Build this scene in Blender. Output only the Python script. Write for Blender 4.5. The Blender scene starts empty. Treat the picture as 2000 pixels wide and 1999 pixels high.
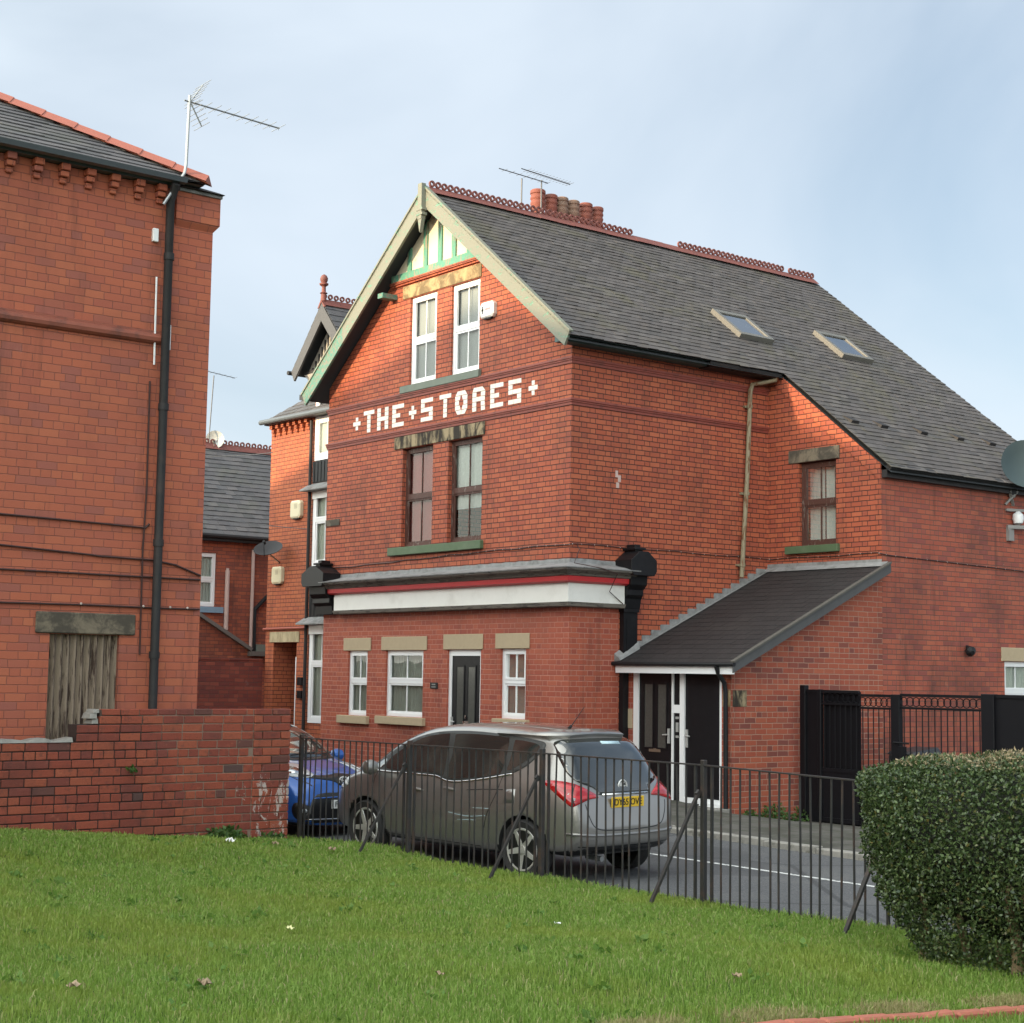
import bpy, bmesh, math, random
import numpy as np
from mathutils import Vector, Matrix, noise as mnoise
from mathutils.bvhtree import BVHTree
from mathutils.geometry import delaunay_2d_cdt
random.seed(7)
rad = math.radians
scene = bpy.context.scene
COL = scene.collection

# ------------------------------------------------------------------ camera
CAMPOS = Vector((21.4194, -18.0491, 2.1515))
YAW, PITCH, ROLL, FPX = 0.664, 0.0997, 0.0152, 3159.15
f_ = Vector((-math.cos(YAW)*math.cos(PITCH), math.sin(YAW)*math.cos(PITCH), math.sin(PITCH)))
r0 = f_.cross(Vector((0, 0, 1))).normalized(); u0 = r0.cross(f_)
r_ = math.cos(ROLL)*r0 + math.sin(ROLL)*u0
u_ = -math.sin(ROLL)*r0 + math.cos(ROLL)*u0
cd = bpy.data.cameras.new('camera'); cam = bpy.data.objects.new('camera', cd); COL.objects.link(cam)
cam.matrix_world = Matrix(((r_.x, u_.x, -f_.x, CAMPOS.x), (r_.y, u_.y, -f_.y, CAMPOS.y), (r_.z, u_.z, -f_.z, CAMPOS.z), (0, 0, 0, 1)))
cd.sensor_fit = 'HORIZONTAL'; cd.sensor_width = 36; cd.lens = FPX/2000*36
cd.clip_start = .1; cd.clip_end = 2000
scene.camera = cam

# ------------------------------------------------------------------ sky, sun, exposure
SUN_EL, SUN_AZ, SUNSIDE_BOOST = 11.3, 3.4, 5.3
w = bpy.data.worlds.new('World'); scene.world = w; w.use_nodes = True
nt = w.node_tree; nt.nodes.clear()
out = nt.nodes.new('ShaderNodeOutputWorld'); bg = nt.nodes.new('ShaderNodeBackground')
sky = nt.nodes.new('ShaderNodeTexSky'); sky.sky_type = 'NISHITA'; sky.sun_disc = False
sky.sun_elevation = rad(SUN_EL); sky.sun_rotation = math.pi + rad(SUN_AZ)
sky.air_density = 1.0; sky.dust_density = 0.6; sky.ozone_density = 1.6
tc = nt.nodes.new('ShaderNodeTexCoord')
mp = nt.nodes.new('ShaderNodeMapping'); mp.inputs['Scale'].default_value = (1.1, 1.1, 2.6); mp.inputs['Rotation'].default_value = (0.25, 0.15, 0.5)
nz = nt.nodes.new('ShaderNodeTexNoise'); nz.inputs['Scale'].default_value = 1.25; nz.inputs['Detail'].default_value = 6; nz.inputs['Roughness'].default_value = .5
nz.inputs['Distortion'].default_value = .6
rp = nt.nodes.new('ShaderNodeValToRGB')
rp.color_ramp.elements[0].position = .36; rp.color_ramp.elements[0].color = (.20, .20, .20, 1)
rp.color_ramp.elements[1].position = .66; rp.color_ramp.elements[1].color = (.88, .88, .88, 1)
mx = nt.nodes.new('ShaderNodeMixRGB')
CLOUD = (4.75, 5.35, 6.0)
mx.inputs['Color2'].default_value = (*CLOUD, 1)
nt.links.new(tc.outputs['Generated'], mp.inputs['Vector']); nt.links.new(mp.outputs[0], nz.inputs['Vector'])
nt.links.new(nz.outputs['Fac'], rp.inputs['Fac']); sx = nt.nodes.new('ShaderNodeSeparateXYZ'); hz = nt.nodes.new('ShaderNodeMapRange'); hz.interpolation_type = 'SMOOTHSTEP'   # paler, hazier air low down
for k, v in (('From Min', .42), ('From Max', .02), ('To Min', 0.0), ('To Max', .50)): hz.inputs[k].default_value = v
nt.links.new(tc.outputs['Generated'], sx.inputs[0]); nt.links.new(sx.outputs['Z'], hz.inputs['Value'])
ad = nt.nodes.new('ShaderNodeMath'); ad.operation = 'ADD'; ad.use_clamp = True
nt.links.new(rp.outputs['Color'], ad.inputs[0]); nt.links.new(hz.outputs[0], ad.inputs[1]); nt.links.new(ad.outputs[0], mx.inputs['Fac'])
# added boost: whole sky multiplied up towards the sun to lift the fill light
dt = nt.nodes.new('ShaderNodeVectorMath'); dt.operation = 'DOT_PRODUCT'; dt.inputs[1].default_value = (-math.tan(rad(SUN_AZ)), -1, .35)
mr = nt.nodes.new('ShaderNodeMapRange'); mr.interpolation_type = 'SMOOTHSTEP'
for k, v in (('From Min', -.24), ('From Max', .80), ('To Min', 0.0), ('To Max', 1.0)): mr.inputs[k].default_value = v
wm = nt.nodes.new('ShaderNodeMixRGB'); wm.inputs['Color1'].default_value = (1, 1, 1, 1); wm.inputs['Color2'].default_value = (SUNSIDE_BOOST*1.12, SUNSIDE_BOOST, SUNSIDE_BOOST*.80, 1)
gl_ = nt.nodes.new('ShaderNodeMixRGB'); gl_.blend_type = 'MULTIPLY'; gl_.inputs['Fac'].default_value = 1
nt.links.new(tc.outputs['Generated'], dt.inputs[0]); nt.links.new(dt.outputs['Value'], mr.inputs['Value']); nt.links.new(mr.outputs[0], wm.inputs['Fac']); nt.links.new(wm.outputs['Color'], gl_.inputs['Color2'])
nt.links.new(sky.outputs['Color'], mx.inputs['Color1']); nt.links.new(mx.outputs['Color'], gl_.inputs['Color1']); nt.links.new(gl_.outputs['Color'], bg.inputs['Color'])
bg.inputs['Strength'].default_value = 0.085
nt.links.new(bg.outputs[0], out.inputs['Surface'])
sl = bpy.data.lights.new('sun', 'SUN'); sun = bpy.data.objects.new('sun', sl); COL.objects.link(sun)
sl.energy = 3.0; sl.angle = rad(1.6); sl.color = (1.0, .75, .46)
sd = Vector((math.tan(rad(SUN_AZ)), 1, -math.tan(rad(SUN_EL))))
sun.rotation_euler = sd.to_track_quat('-Z', 'Y').to_euler(); sun.location = (0, -30, 20)
vs = scene.view_settings; vs.view_transform = 'Standard'; vs.look = 'None'; vs.exposure = 1.02; vs.gamma = 1; vs.use_curve_mapping = False
scene.cycles.max_bounces = 8; scene.cycles.transparent_max_bounces = 12

# ------------------------------------------------------------------ material helpers
class NT:
    def __init__(s, name):
        s.m = bpy.data.materials.new(name); s.m.use_nodes = True; s.t = s.m.node_tree; s.t.nodes.clear()
        s.out = s.t.nodes.new('ShaderNodeOutputMaterial')
    def n(s, ty, **k):
        x = s.t.nodes.new('ShaderNode'+ty)
        for a, v in k.items(): setattr(x, a, v)
        return x
    def put(s, sock, v):
        if isinstance(v, bpy.types.NodeSocket): s.t.links.new(v, sock)
        elif v is not None:
            if isinstance(v, (tuple, list)) and len(v) == 3 and sock.type == 'RGBA': v = (*v, 1)
            sock.default_value = v
    def M(s, op, a, b=None, c=None):
        x = s.n('Math', operation=op)
        for i, v in enumerate((a, b, c)):
            if v is not None: s.put(x.inputs[i], v)
        return x.outputs[0]
    def sep(s, v):
        x = s.n('SeparateXYZ'); s.put(x.inputs[0], v); return x.outputs
    def comb(s, a, b, c=0.0):
        x = s.n('CombineXYZ')
        for i, v in enumerate((a, b, c)): s.put(x.inputs[i], v)
        return x.outputs[0]
    def noise(s, vec, scale, detail=3, rough=.5, dist=0):
        x = s.n('TexNoise'); s.put(x.inputs['Vector'], vec); x.inputs['Scale'].default_value = scale
        x.inputs['Detail'].default_value = detail; x.inputs['Roughness'].default_value = rough; x.inputs['Distortion'].default_value = dist
        return x.outputs['Fac']
    def ramp(s, fac, stops, interp='LINEAR'):
        x = s.n('ValToRGB'); cr = x.color_ramp; cr.interpolation = interp
        while len(cr.elements) < len(stops): cr.elements.new(.5)
        for e, (p, c) in zip(cr.elements, stops):
            e.position = p; e.color = (*c, 1) if len(c) == 3 else c
        s.put(x.inputs['Fac'], fac); return x.outputs['Color']
    def mix(s, fac, a, b, blend='MIX'):
        x = s.n('MixRGB', blend_type=blend); s.put(x.inputs['Fac'], fac); s.put(x.inputs['Color1'], a); s.put(x.inputs['Color2'], b)
        return x.outputs['Color']
    def step(s, v, lo, hi):
        x = s.n('MapRange', interpolation_type='SMOOTHSTEP'); s.put(x.inputs['Value'], v)
        x.inputs['From Min'].default_value = lo; x.inputs['From Max'].default_value = hi
        return x.outputs[0]
    def bsdf(s, col, rough=.7, metal=0.0, spec=.5, height=None, hd=.01, hs=1.0, coat=0.0):
        b = s.n('BsdfPrincipled'); s.put(b.inputs['Base Color'], col); s.put(b.inputs['Roughness'], rough); s.put(b.inputs['Metallic'], metal)
        b.inputs['Specular IOR Level'].default_value = spec
        if coat: b.inputs['Coat Weight'].default_value = coat; b.inputs['Coat Roughness'].default_value = .04
        if height is not None:
            bp = s.n('Bump'); bp.inputs['Distance'].default_value = hd; bp.inputs['Strength'].default_value = hs
            s.put(bp.inputs['Height'], height); s.t.links.new(bp.outputs[0], b.inputs['Normal'])
        s.t.links.new(b.outputs[0], s.out.inputs['Surface']); return b
    @property
    def pos(s): return s.n('NewGeometry').outputs['Position']
    @property
    def isl(s): return s.n('NewGeometry').outputs['Random Per Island']

def plain(name, col, rough=.6, metal=0.0, var=.12, scale=6.0, spec=.5, coat=0.0, bump=0.0, dirt=None, dirt_amt=.3):
    """one paint or substance with a little uneven weathering"""
    t = NT(name); p = t.pos
    n1 = t.noise(p, scale, 4, .6)
    c = t.mix(n1, tuple(x*(1-var) for x in col), tuple(min(1, x*(1+var)) for x in col))
    if dirt:
        n2 = t.noise(p, scale*.45, 6, .7)
        c = t.mix(t.M('MULTIPLY', t.step(n2, .48, .72), dirt_amt), c, dirt)
    t.bsdf(c, rough, metal, spec, n1 if bump else None, bump or .01, 1.0, coat)
    return t.m

def brick(name, tones, mortar, S=.25, H=.125, h=.0925, j=.011, stain=(.05, .03, .025), stain_amt=.25, bond='flemish', bump=.006, pale=None, pale_amt=0.0, offv=0.0, patch=None):
    t = NT(name); g = t.n('NewGeometry')
    p = t.sep(g.outputs['Position']); nn = t.sep(g.outputs['True Normal'])
    useY = t.M('GREATER_THAN', t.M('ABSOLUTE', nn[0]), .5)
    u = t.M('ADD', t.M('MULTIPLY', p[1], useY), t.M('MULTIPLY', p[0], t.M('SUBTRACT', 1.0, useY)))
    v = t.M('ADD', p[2], offv)
    wob = t.noise(g.outputs['Position'], 5.0, 2)
    wob2 = t.noise(g.outputs['Position'], 14.0, 2)
    v = t.M('ADD', v, t.M('MULTIPLY', t.M('SUBTRACT', wob, .5), .012))
    u = t.M('ADD', u, t.M('MULTIPLY', t.M('SUBTRACT', wob2, .5), .014))
    vr = t.M('DIVIDE', v, h); row = t.M('FLOOR', vr); fv = t.M('FRACT', vr)
    wr = t.n('TexWhiteNoise', noise_dimensions='1D'); t.put(wr.inputs['W'], row)
    if bond == 'flemish':
        per = S+H
        up = t.M('ADD', t.M('DIVIDE', u, per), t.M('ADD', t.M('MULTIPLY', t.M('MODULO', t.M('ABSOLUTE', row), 2.0), .5), t.M('MULTIPLY', wr.outputs['Value'], .06)))
        fu = t.M('FRACT', up); idn = t.M('FLOOR', up)
        isH = t.M('GREATER_THAN', fu, S/per)
        loc = t.M('MULTIPLY', t.M('SUBTRACT', fu, t.M('MULTIPLY', isH, S/per)), per)
        wid = t.M('ADD', S, t.M('MULTIPLY', isH, H-S))
        ident = t.M('ADD', t.M('MULTIPLY', idn, 2.0), isH)
    else:   # stretchers with a course of headers every sixth row
        hd = t.M('LESS_THAN', t.M('MODULO', t.M('ADD', t.M('ABSOLUTE', row), 2.0), 6.0), .9)
        wid = t.M('ADD', S, t.M('MULTIPLY', hd, H-S))
        up = t.M('ADD', t.M('DIVIDE', u, wid), t.M('ADD', t.M('MULTIPLY', t.M('MODULO', t.M('ABSOLUTE', row), 2.0), .5), t.M('MULTIPLY', wr.outputs['Value'], .12)))
        fu = t.M('FRACT', up); ident = t.M('FLOOR', up)
        loc = t.M('MULTIPLY', fu, wid)
    du = t.M('MINIMUM', loc, t.M('SUBTRACT', wid, loc))
    fvh = t.M('MULTIPLY', fv, h)
    dv = t.M('MINIMUM', fvh, t.M('SUBTRACT', h, fvh))
    jn = t.M('MULTIPLY', t.M('ADD', .7, t.M('MULTIPLY', wob2, .6)), 1.0)
    dist = t.M('DIVIDE', t.M('MINIMUM', t.M('MULTIPLY', du, 1.15), dv), jn)
    mask = t.step(dist, j*.5-.0028, j*.5+.0028)
    wn = t.n('TexWhiteNoise', noise_dimensions='3D'); t.put(wn.inputs['Vector'], t.comb(ident, row, useY))
    k = len(tones)
    cb = t.ramp(wn.outputs['Value'], [((i+.5)/k, c) for i, c in enumerate(tones)])
    fine = t.noise(g.outputs['Position'], 60, 4, .7)
    cb = t.mix(t.M('MULTIPLY', fine, .35), cb, tuple(c*.55 for c in tones[0]))
    big = t.noise(g.outputs['Position'], .55, 5, .62, .3)
    st = t.M('MULTIPLY', t.step(big, .47, .75), stain_amt)
    col = t.mix(mask, mortar, cb)
    col = t.mix(st, col, stain)
    if pale:
        pn = t.noise(g.outputs['Position'], 2.6, 6, .75)
        col = t.mix(t.M('MULTIPLY', t.step(pn, .62, .74), pale_amt), col, pale)
    sm = t.n('Mapping'); t.put(sm.inputs['Vector'], g.outputs['Position']); sm.inputs['Scale'].default_value = (1, 1, .13)
    drip = t.noise(sm.outputs[0], 2.4, 6, .68, .2)
    col = t.mix(t.M('MULTIPLY', t.step(drip, .54, .70), stain_amt*.9), col, stain)
    spk = t.noise(g.outputs['Position'], 17, 3, .6)
    col = t.mix(t.M('MULTIPLY', t.step(spk, .735, .76), .45), col, (.5, .36, .31))
    hgt = t.M('ADD', t.M('MULTIPLY', mask, 1.0), t.M('MULTIPLY', fine, .25))
    t.bsdf(col, t.M('ADD', .62, t.M('MULTIPLY', fine, .25)), 0, .35, hgt, bump, .8)
    return t.m

def slate(name, tones, moss=(.10, .105, .07), moss_amt=.25, rough=.5):
    t = NT(name); p = t.pos
    c = t.ramp(t.isl, [((i+.5)/len(tones), x) for i, x in enumerate(tones)])
    f = t.noise(p, 22, 5, .7); c = t.mix(t.M('MULTIPLY', f, .5), c, tuple(x*.5 for x in tones[0]))
    b = t.noise(p, .9, 6, .7, .4); c = t.mix(t.M('MULTIPLY', t.step(b, .5, .7), moss_amt), c, moss)
    l = t.noise(p, 9, 6, .8); c = t.mix(t.M('MULTIPLY', t.step(l, .66, .73), .5), c, (.42, .42, .40))
    t.bsdf(c, t.M('ADD', rough, t.M('MULTIPLY', f, .3)), 0, .3, f, .004, .6)
    return t.m

def stone(name, col, dark, amt, vertical=True, scale=5.0):
    t = NT(name); p = t.pos
    s = t.n('Mapping'); t.put(s.inputs['Vector'], p); s.inputs['Scale'].default_value = (1, 1, .3 if vertical else 1)
    n1 = t.noise(s.outputs[0], scale, 5, .65, .5); n2 = t.noise(p, 40, 4, .6)
    c = t.mix(n2, tuple(x*.82 for x in col), tuple(x*1.1 for x in col))
    c = t.mix(t.M('MULTIPLY', t.step(n1, .38, .58), amt), c, dark)
    t.bsdf(c, .85, 0, .25, n2, .004, .6); return t.m

def flaky(name, paint, under, thr, scale=9.0, rough=.6, stretch=(1, 1, 1)):
    """old paint flaking off what lies under it"""
    t = NT(name); p = t.pos
    s = t.n('Mapping'); t.put(s.inputs['Vector'], p); s.inputs['Scale'].default_value = stretch
    n1 = t.noise(s.outputs[0], scale, 6, .7, .3); n2 = t.noise(p, 50, 3)
    m = t.step(n1, thr-.05, thr+.05)
    c = t.mix(m, t.mix(n2, tuple(x*.85 for x in paint), paint), t.mix(n2, tuple(x*.7 for x in under), under))
    t.bsdf(c, rough, 0, .4, t.M('SUBTRACT', 1.0, m), .004, .6); return t.m

def glass(name, tint=(.8, .85, .84), boost=0.0):
    t = NT(name)
    fr = t.n('Fresnel'); fr.inputs['IOR'].default_value = 1.5
    wv = t.noise(t.pos, 1.6, 2)
    bp = t.n('Bump'); bp.inputs['Distance'].default_value = .02; bp.inputs['Strength'].default_value = .25; t.put(bp.inputs['Height'], wv)
    tr = t.n('BsdfTransparent'); tr.inputs['Color'].default_value = (*tint, 1)
    gl = t.n('BsdfGlossy'); gl.inputs['Roughness'].default_value = .015; t.t.links.new(bp.outputs[0], gl.inputs['Normal'])
    ms = t.n('MixShader'); t.put(ms.inputs[0], t.M('ADD', t.M('MULTIPLY', fr.outputs[0], .75), boost)); t.t.links.new(tr.outputs[0], ms.inputs[1]); t.t.links.new(gl.outputs[0], ms.inputs[2])
    t.t.links.new(ms.outputs[0], t.out.inputs['Surface']); return t.m

RED = [(.38, .090, .046), (.43, .112, .056), (.46, .126, .061), (.41, .100, .051), (.345, .086, .051)]
MT = {}
MT['brick'] = brick('red_pressed_brick', RED, (.085, .030, .022), j=.0165, stain_amt=.36)
MT['brick_low'] = brick('ground_floor_brick', [(.34, .078, .046), (.39, .094, .052), (.36, .086, .050), (.29, .068, .046), (.41, .105, .058)], (.43, .20, .15), j=.0115, stain_amt=.34, pale=(.42, .30, .26), pale_amt=.18)
MT['brick_side'] = brick('weathered_side_brick', [(.36, .088, .055), (.41, .108, .062), (.32, .082, .058), (.43, .120, .068), (.27, .075, .060)], (.17, .075, .055), bond='garden', j=.0165, stain_amt=.5, pale=(.40, .25, .20), pale_amt=.3)
MT['brick_porch'] = brick('porch_brick', [(.33, .078, .046), (.38, .098, .054), (.35, .088, .050), (.25, .066, .046), (.41, .112, .060), (.19, .06, .048)], (.37, .215, .16), bond='garden', j=.0125, stain_amt=.35)
MT['brick_orange'] = brick('orange_red_brick', [(.42, .116, .066), (.46, .132, .070), (.43, .122, .066), (.38, .106, .068), (.48, .146, .074), (.40, .110, .067), (.45, .126, .066), (.33, .108, .08)], (.23, .082, .058), S=.235, bond='garden', j=.008, stain_amt=.32, pale=(.42, .25, .2), pale_amt=.12)
MT['brick_house'] = brick('terrace_brick', [(.42, .115, .052), (.47, .14, .062), (.38, .10, .052), (.44, .125, .055)], (.11, .038, .026), S=.235, j=.0145, bond='garden', stain_amt=.3, pale=(.45, .28, .2), pale_amt=.2)
MT['brick_rear'] = brick('rear_wall_brick', [(.37, .100, .055), (.43, .125, .066), (.31, .085, .053), (.26, .078, .055)], (.13, .06, .05), bond='garden', j=.013, stain=(.07, .035, .03), stain_amt=.5)
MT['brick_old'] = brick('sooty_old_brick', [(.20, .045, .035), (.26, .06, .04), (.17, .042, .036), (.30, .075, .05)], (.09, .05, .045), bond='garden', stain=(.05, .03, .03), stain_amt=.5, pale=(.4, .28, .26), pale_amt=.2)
MT['brick_opp'] = brick('street_brick', RED, (.3, .2, .15), bond='garden')
MT['slate'] = slate('grey_slate', [(.088, .080, .078), (.108, .097, .096), (.094, .084, .083), (.132, .120, .116), (.072, .067, .067), (.104, .091, .085)], moss=(.10, .092, .06), moss_amt=.65)
MT['slate_porch'] = slate('dark_porch_slate', [(.026, .024, .025), (.034, .031, .032), (.029, .027, .028)], moss=(.06, .055, .05), moss_amt=.25)
MT['slate_far'] = slate('old_slate', [(.085, .085, .09), (.11, .11, .118), (.095, .092, .1), (.13, .125, .13)], moss_amt=.3)
MT['lead'] = plain('lead_flashing', (.235, .235, .235), .6, .0, .5, 8, .3, bump=.008, dirt=(.10, .095, .09), dirt_amt=.75)
MT['soffit'] = plain('dark_soffit_boards', (.035, .04, .045), .8)
MT['terracotta'] = plain('red_ridge_terracotta', (.18, .056, .045), .7, 0, .25, 8, dirt=(.10, .05, .045), dirt_amt=.5)
MT['hip'] = plain('new_hip_tile', (.29, .092, .066), .7, 0, .18, 5)
MT['pot_red'] = plain('red_pot_clay', (.21, .062, .042), .75, 0, .22, 9, dirt=(.08, .045, .04), dirt_amt=.7)
MT['pot_buff'] = plain('buff_pot_clay', (.20, .12, .085), .75, 0, .3, 9, dirt=(.12, .09, .07), dirt_amt=.7)
MT['barge'] = flaky('flaking_barge_paint', (.205, .21, .17), (.15, .30, .22), .60, 6, .7, (1, 1, 2))
MT['barge_green'] = flaky('green_barge_paint', (.085, .23, .175), (.22, .215, .17), .52, 7, .6, (2, 1, 2))
MT['green_timber'] = flaky('green_timber_paint', (.10, .30, .215), (.30, .28, .21), .54, 5, .6, (2, 1, .6))
MT['green_board'] = plain('dark_green_board', (.045, .085, .085), .55, 0, .2, 4, dirt=(.10, .16, .15), dirt_amt=.4)
MT['plaster'] = flaky('cream_plaster', (.72, .66, .50), (.46, .27, .16), .665, 9, .85, (1.4, 1, .7))
MT['sill_green'] = plain('green_sill_paint', (.085, .130, .070), .55, 0, .2, 5, .3, dirt=(.16, .18, .13), dirt_amt=.35)
MT['sill_grey'] = plain('grey_green_sill', (.14, .165, .135), .7, 0, .2, 5)
MT['stone_dark'] = stone('sooty_lintel_stone', (.33, .26, .16), (.028, .023, .02), .97, True, 5.5)
MT['stone_mid'] = stone('stained_lintel_stone', (.42, .31, .165), (.09, .065, .04), .75, False, 3.2)
MT['stone_grey'] = stone('grey_lintel_stone', (.20, .165, .12), (.055, .048, .04), .85, False, 3)
MT['stone_buff'] = plain('buff_lintel_stone', (.42, .335, .225), .85, 0, .1, 12, spec=.2)
MT['stone_cream'] = stone('cream_lintel_stone', (.50, .42, .27), (.18, .14, .08), .5, True, 5)
MT['upvc'] = plain('white_upvc', (.80, .81, .82), .35, 0, .03, 3)
MT['white_board'] = plain('white_fascia_board', (.76, .75, .71), .5, 0, .06, 3, dirt=(.48, .46, .41), dirt_amt=.35)
MT['red_trim'] = flaky('red_trim_paint', (.56, .035, .04), (.30, .08, .07), .68, 8, .45)
MT['cornice'] = flaky('weathered_cornice_wood', (.20, .18, .155), (.09, .08, .07), .56, 6, .8, (.6, .6, 4))
MT['black_paint'] = plain('black_gloss_paint', (.008, .008, .0095), .45, 0, .3, 6, .25, dirt=(.035, .032, .035), dirt_amt=.25)
MT['black_upvc'] = plain('black_plastic', (.014, .014, .016), .5, 0, .2, 5, .25)
MT['pipe_dark'] = plain('dark_rainwater_pipe', (.028, .027, .028), .55, 0, .25, 5, .25, dirt=(.09, .06, .05), dirt_amt=.3)
MT['gutter_grey'] = plain('grey_gutter', (.085, .10, .115), .5, 0, .15, 5)
MT['pipe_rust'] = flaky('rusty_beige_pipe', (.27, .23, .15), (.17, .075, .03), .57, 4, .6, (3, 3, .6))
MT['pipe_beige'] = plain('beige_flue', (.50, .37, .33), .5, 0, .1, 4)
MT['timber'] = flaky('worn_brown_timber', (.085, .035, .026), (.20, .165, .14), .60, 10, .6, (2, 2, .5))
MT['grey_trim'] = plain('grey_barge_board', (.06, .06, .064), .6, 0, .12, 5)
MT['pale_boards'] = plain('pale_gable_boards', (.45, .42, .36), .75, 0, .12, 8)
MT['dark_boards'] = plain('dark_gable_strips', (.03, .03, .033), .7)
MT['boarding'] = flaky('weathered_corrugated_board', (.25, .195, .145), (.065, .040, .030), .55, 6, .85, (3, 3, .35))
MT['concrete'] = plain('grey_concrete', (.24, .23, .21), .9, 0, .2, 10, dirt=(.10, .095, .085), dirt_amt=.5, bump=.004)
MT['glass'] = glass('window_glass')
MT['glass_obscure'] = glass('skylight_glass', (.8, .86, .9), .45)
MT['net'] = plain('net_curtain', (.66, .66, .58), .9, 0, .12, 30)
MT['net_white'] = plain('lace_curtain', (.66, .68, .64), .9, 0, .2, 35)
MT['blind'] = plain('grey_blind', (.36, .36, .36), .8, 0, .03, 2)
MT['red_curtain'] = plain('red_curtain_cloth', (.48, .13, .12), .9, 0, .2, 12)
MT['dark'] = plain('dark_interior', (.012, .012, .013), .9)
MT['tile_white'] = plain('white_glazed_brick', (.70, .68, .61), .35, 0, .09, 9, dirt=(.42, .37, .30), dirt_amt=.5)
MT['dish'] = plain('grey_dish', (.045, .046, .05), .7, 0, .08, 3, .2)
MT['dish_pale'] = plain('pale_dish', (.42, .44, .42), .45, 0, .06, 3)
MT['galv'] = plain('galvanised_steel', (.36, .37, .37), .4, .8, .15, 20)
MT['aer_dark'] = plain('dark_aerial_metal', (.10, .105, .115), .5, .5, .15, 10)
MT['alarm'] = plain('cream_alarm_plastic', (.66, .60, .42), .4, 0, .04, 4)
MT['alarm_white'] = plain('white_alarm_plastic', (.74, .72, .68), .4, 0, .04, 4)
MT['blue_sill'] = plain('blue_grey_sill', (.20, .30, .40), .6)
MT['cable'] = plain('cable_sheath', (.045, .016, .013), .6)
MT['iron'] = plain('painted_iron', (.032, .031, .031), .5, 0, .35, 9, .3, dirt=(.11, .055, .035), dirt_amt=.45)
MT['gate'] = plain('black_gate_steel', (.006, .006, .008), .5, 0, .2, 5, .2)
MT['red_pipe'] = plain('red_conduit', (.36, .10, .07), .5)

# ------------------------------------------------------------------ mesh helpers
def link(name, me, mat=None, parent=None):
    o = bpy.data.objects.new(name, me); COL.objects.link(o)
    if mat is not None:
        for m in (mat if isinstance(mat, list) else [mat]): me.materials.append(m)
    if parent is not None: o.parent = parent
    return o
def obj(name, bm, mat, parent=None, smooth=False, bevel=0.0):
    if bevel: bmesh.ops.bevel(bm, geom=[e for e in bm.edges], offset=bevel, segments=1, affect='EDGES', clamp_overlap=True)
    me = bpy.data.meshes.new(name); bmesh.ops.recalc_face_normals(bm, faces=bm.faces); bm.to_mesh(me); bm.free()
    if smooth:
        for p in me.polygons: p.use_smooth = True
        try: me.set_sharp_from_angle(angle=rad(40))
        except Exception: pass
    return link(name, me, mat, parent)
def thing(name, label, cat, loc=(0, 0, 0), group=None, rz=0.0):
    o = bpy.data.objects.new(name, None); COL.objects.link(o); o.location = loc; o.rotation_euler = (0, 0, rz)
    o.empty_display_size = .2; o['label'] = label; o['category'] = cat
    if group: o['group'] = group
    return o
def tag(o, label, cat, group=None):
    o['label'] = label; o['category'] = cat
    if group: o['group'] = group
    return o
def struct(o): o['kind'] = 'structure'; return o
def rel(ob, parent):     # parent without moving
    ob.parent = parent; ob.matrix_parent_inverse = Matrix.Translation(parent.location).inverted(); return ob
class T:                  # wall frame: u along, d outwards, v up
    def __init__(s, O, U, N): s.O = Vector(O); s.U = Vector(U).normalized(); s.N = Vector(N).normalized()
    def __call__(s, u, d, v): return s.O + s.U*u + s.N*d + Vector((0, 0, v))
def W(): return bmesh.new()
def face(bm, pts): return bm.faces.new([bm.verts.new(p) for p in pts])
def hexa(bm, P):          # 8 points: bottom 4 ring, top 4 ring
    v = [bm.verts.new(p) for p in P]
    for q in ((3, 2, 1, 0), (4, 5, 6, 7), (0, 1, 5, 4), (1, 2, 6, 5), (2, 3, 7, 6), (3, 0, 4, 7)): bm.faces.new([v[i] for i in q])
def box(bm, x0, x1, y0, y1, z0, z1):
    hexa(bm, [(x0, y0, z0), (x1, y0, z0), (x1, y1, z0), (x0, y1, z0), (x0, y0, z1), (x1, y0, z1), (x1, y1, z1), (x0, y1, z1)])
def tbox(bm, t, u0, u1, d0, d1, v0, v1):
    hexa(bm, [t(u0, d0, v0), t(u1, d0, v0), t(u1, d1, v0), t(u0, d1, v0), t(u0, d0, v1), t(u1, d0, v1), t(u1, d1, v1), t(u0, d1, v1)])
def tprism(bm, t, poly, d0, d1):     # polygon in (u,v), extruded from d0 to d1
    a = [bm.verts.new(t(u, d0, v)) for u, v in poly]; b = [bm.verts.new(t(u, d1, v)) for u, v in poly]
    bm.faces.new(a); bm.faces.new(b[::-1]); n = len(poly)
    for i in range(n): bm.faces.new((a[i], a[(i+1) % n], b[(i+1) % n], b[i]))
def beam(bm, a, b, wd, ht, up=(0, 0, 1)):
    a = Vector(a); b = Vector(b); d = (b-a).normalized(); s = d.cross(Vector(up))
    if s.length < 1e-4: s = d.cross(Vector((1, 0, 0)))
    s.normalize(); n = s.cross(d); s *= wd/2; n *= ht/2
    hexa(bm, [a-s-n, a+s-n, b+s-n, b-s-n, a-s+n, a+s+n, b+s+n, b-s+n])
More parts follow.
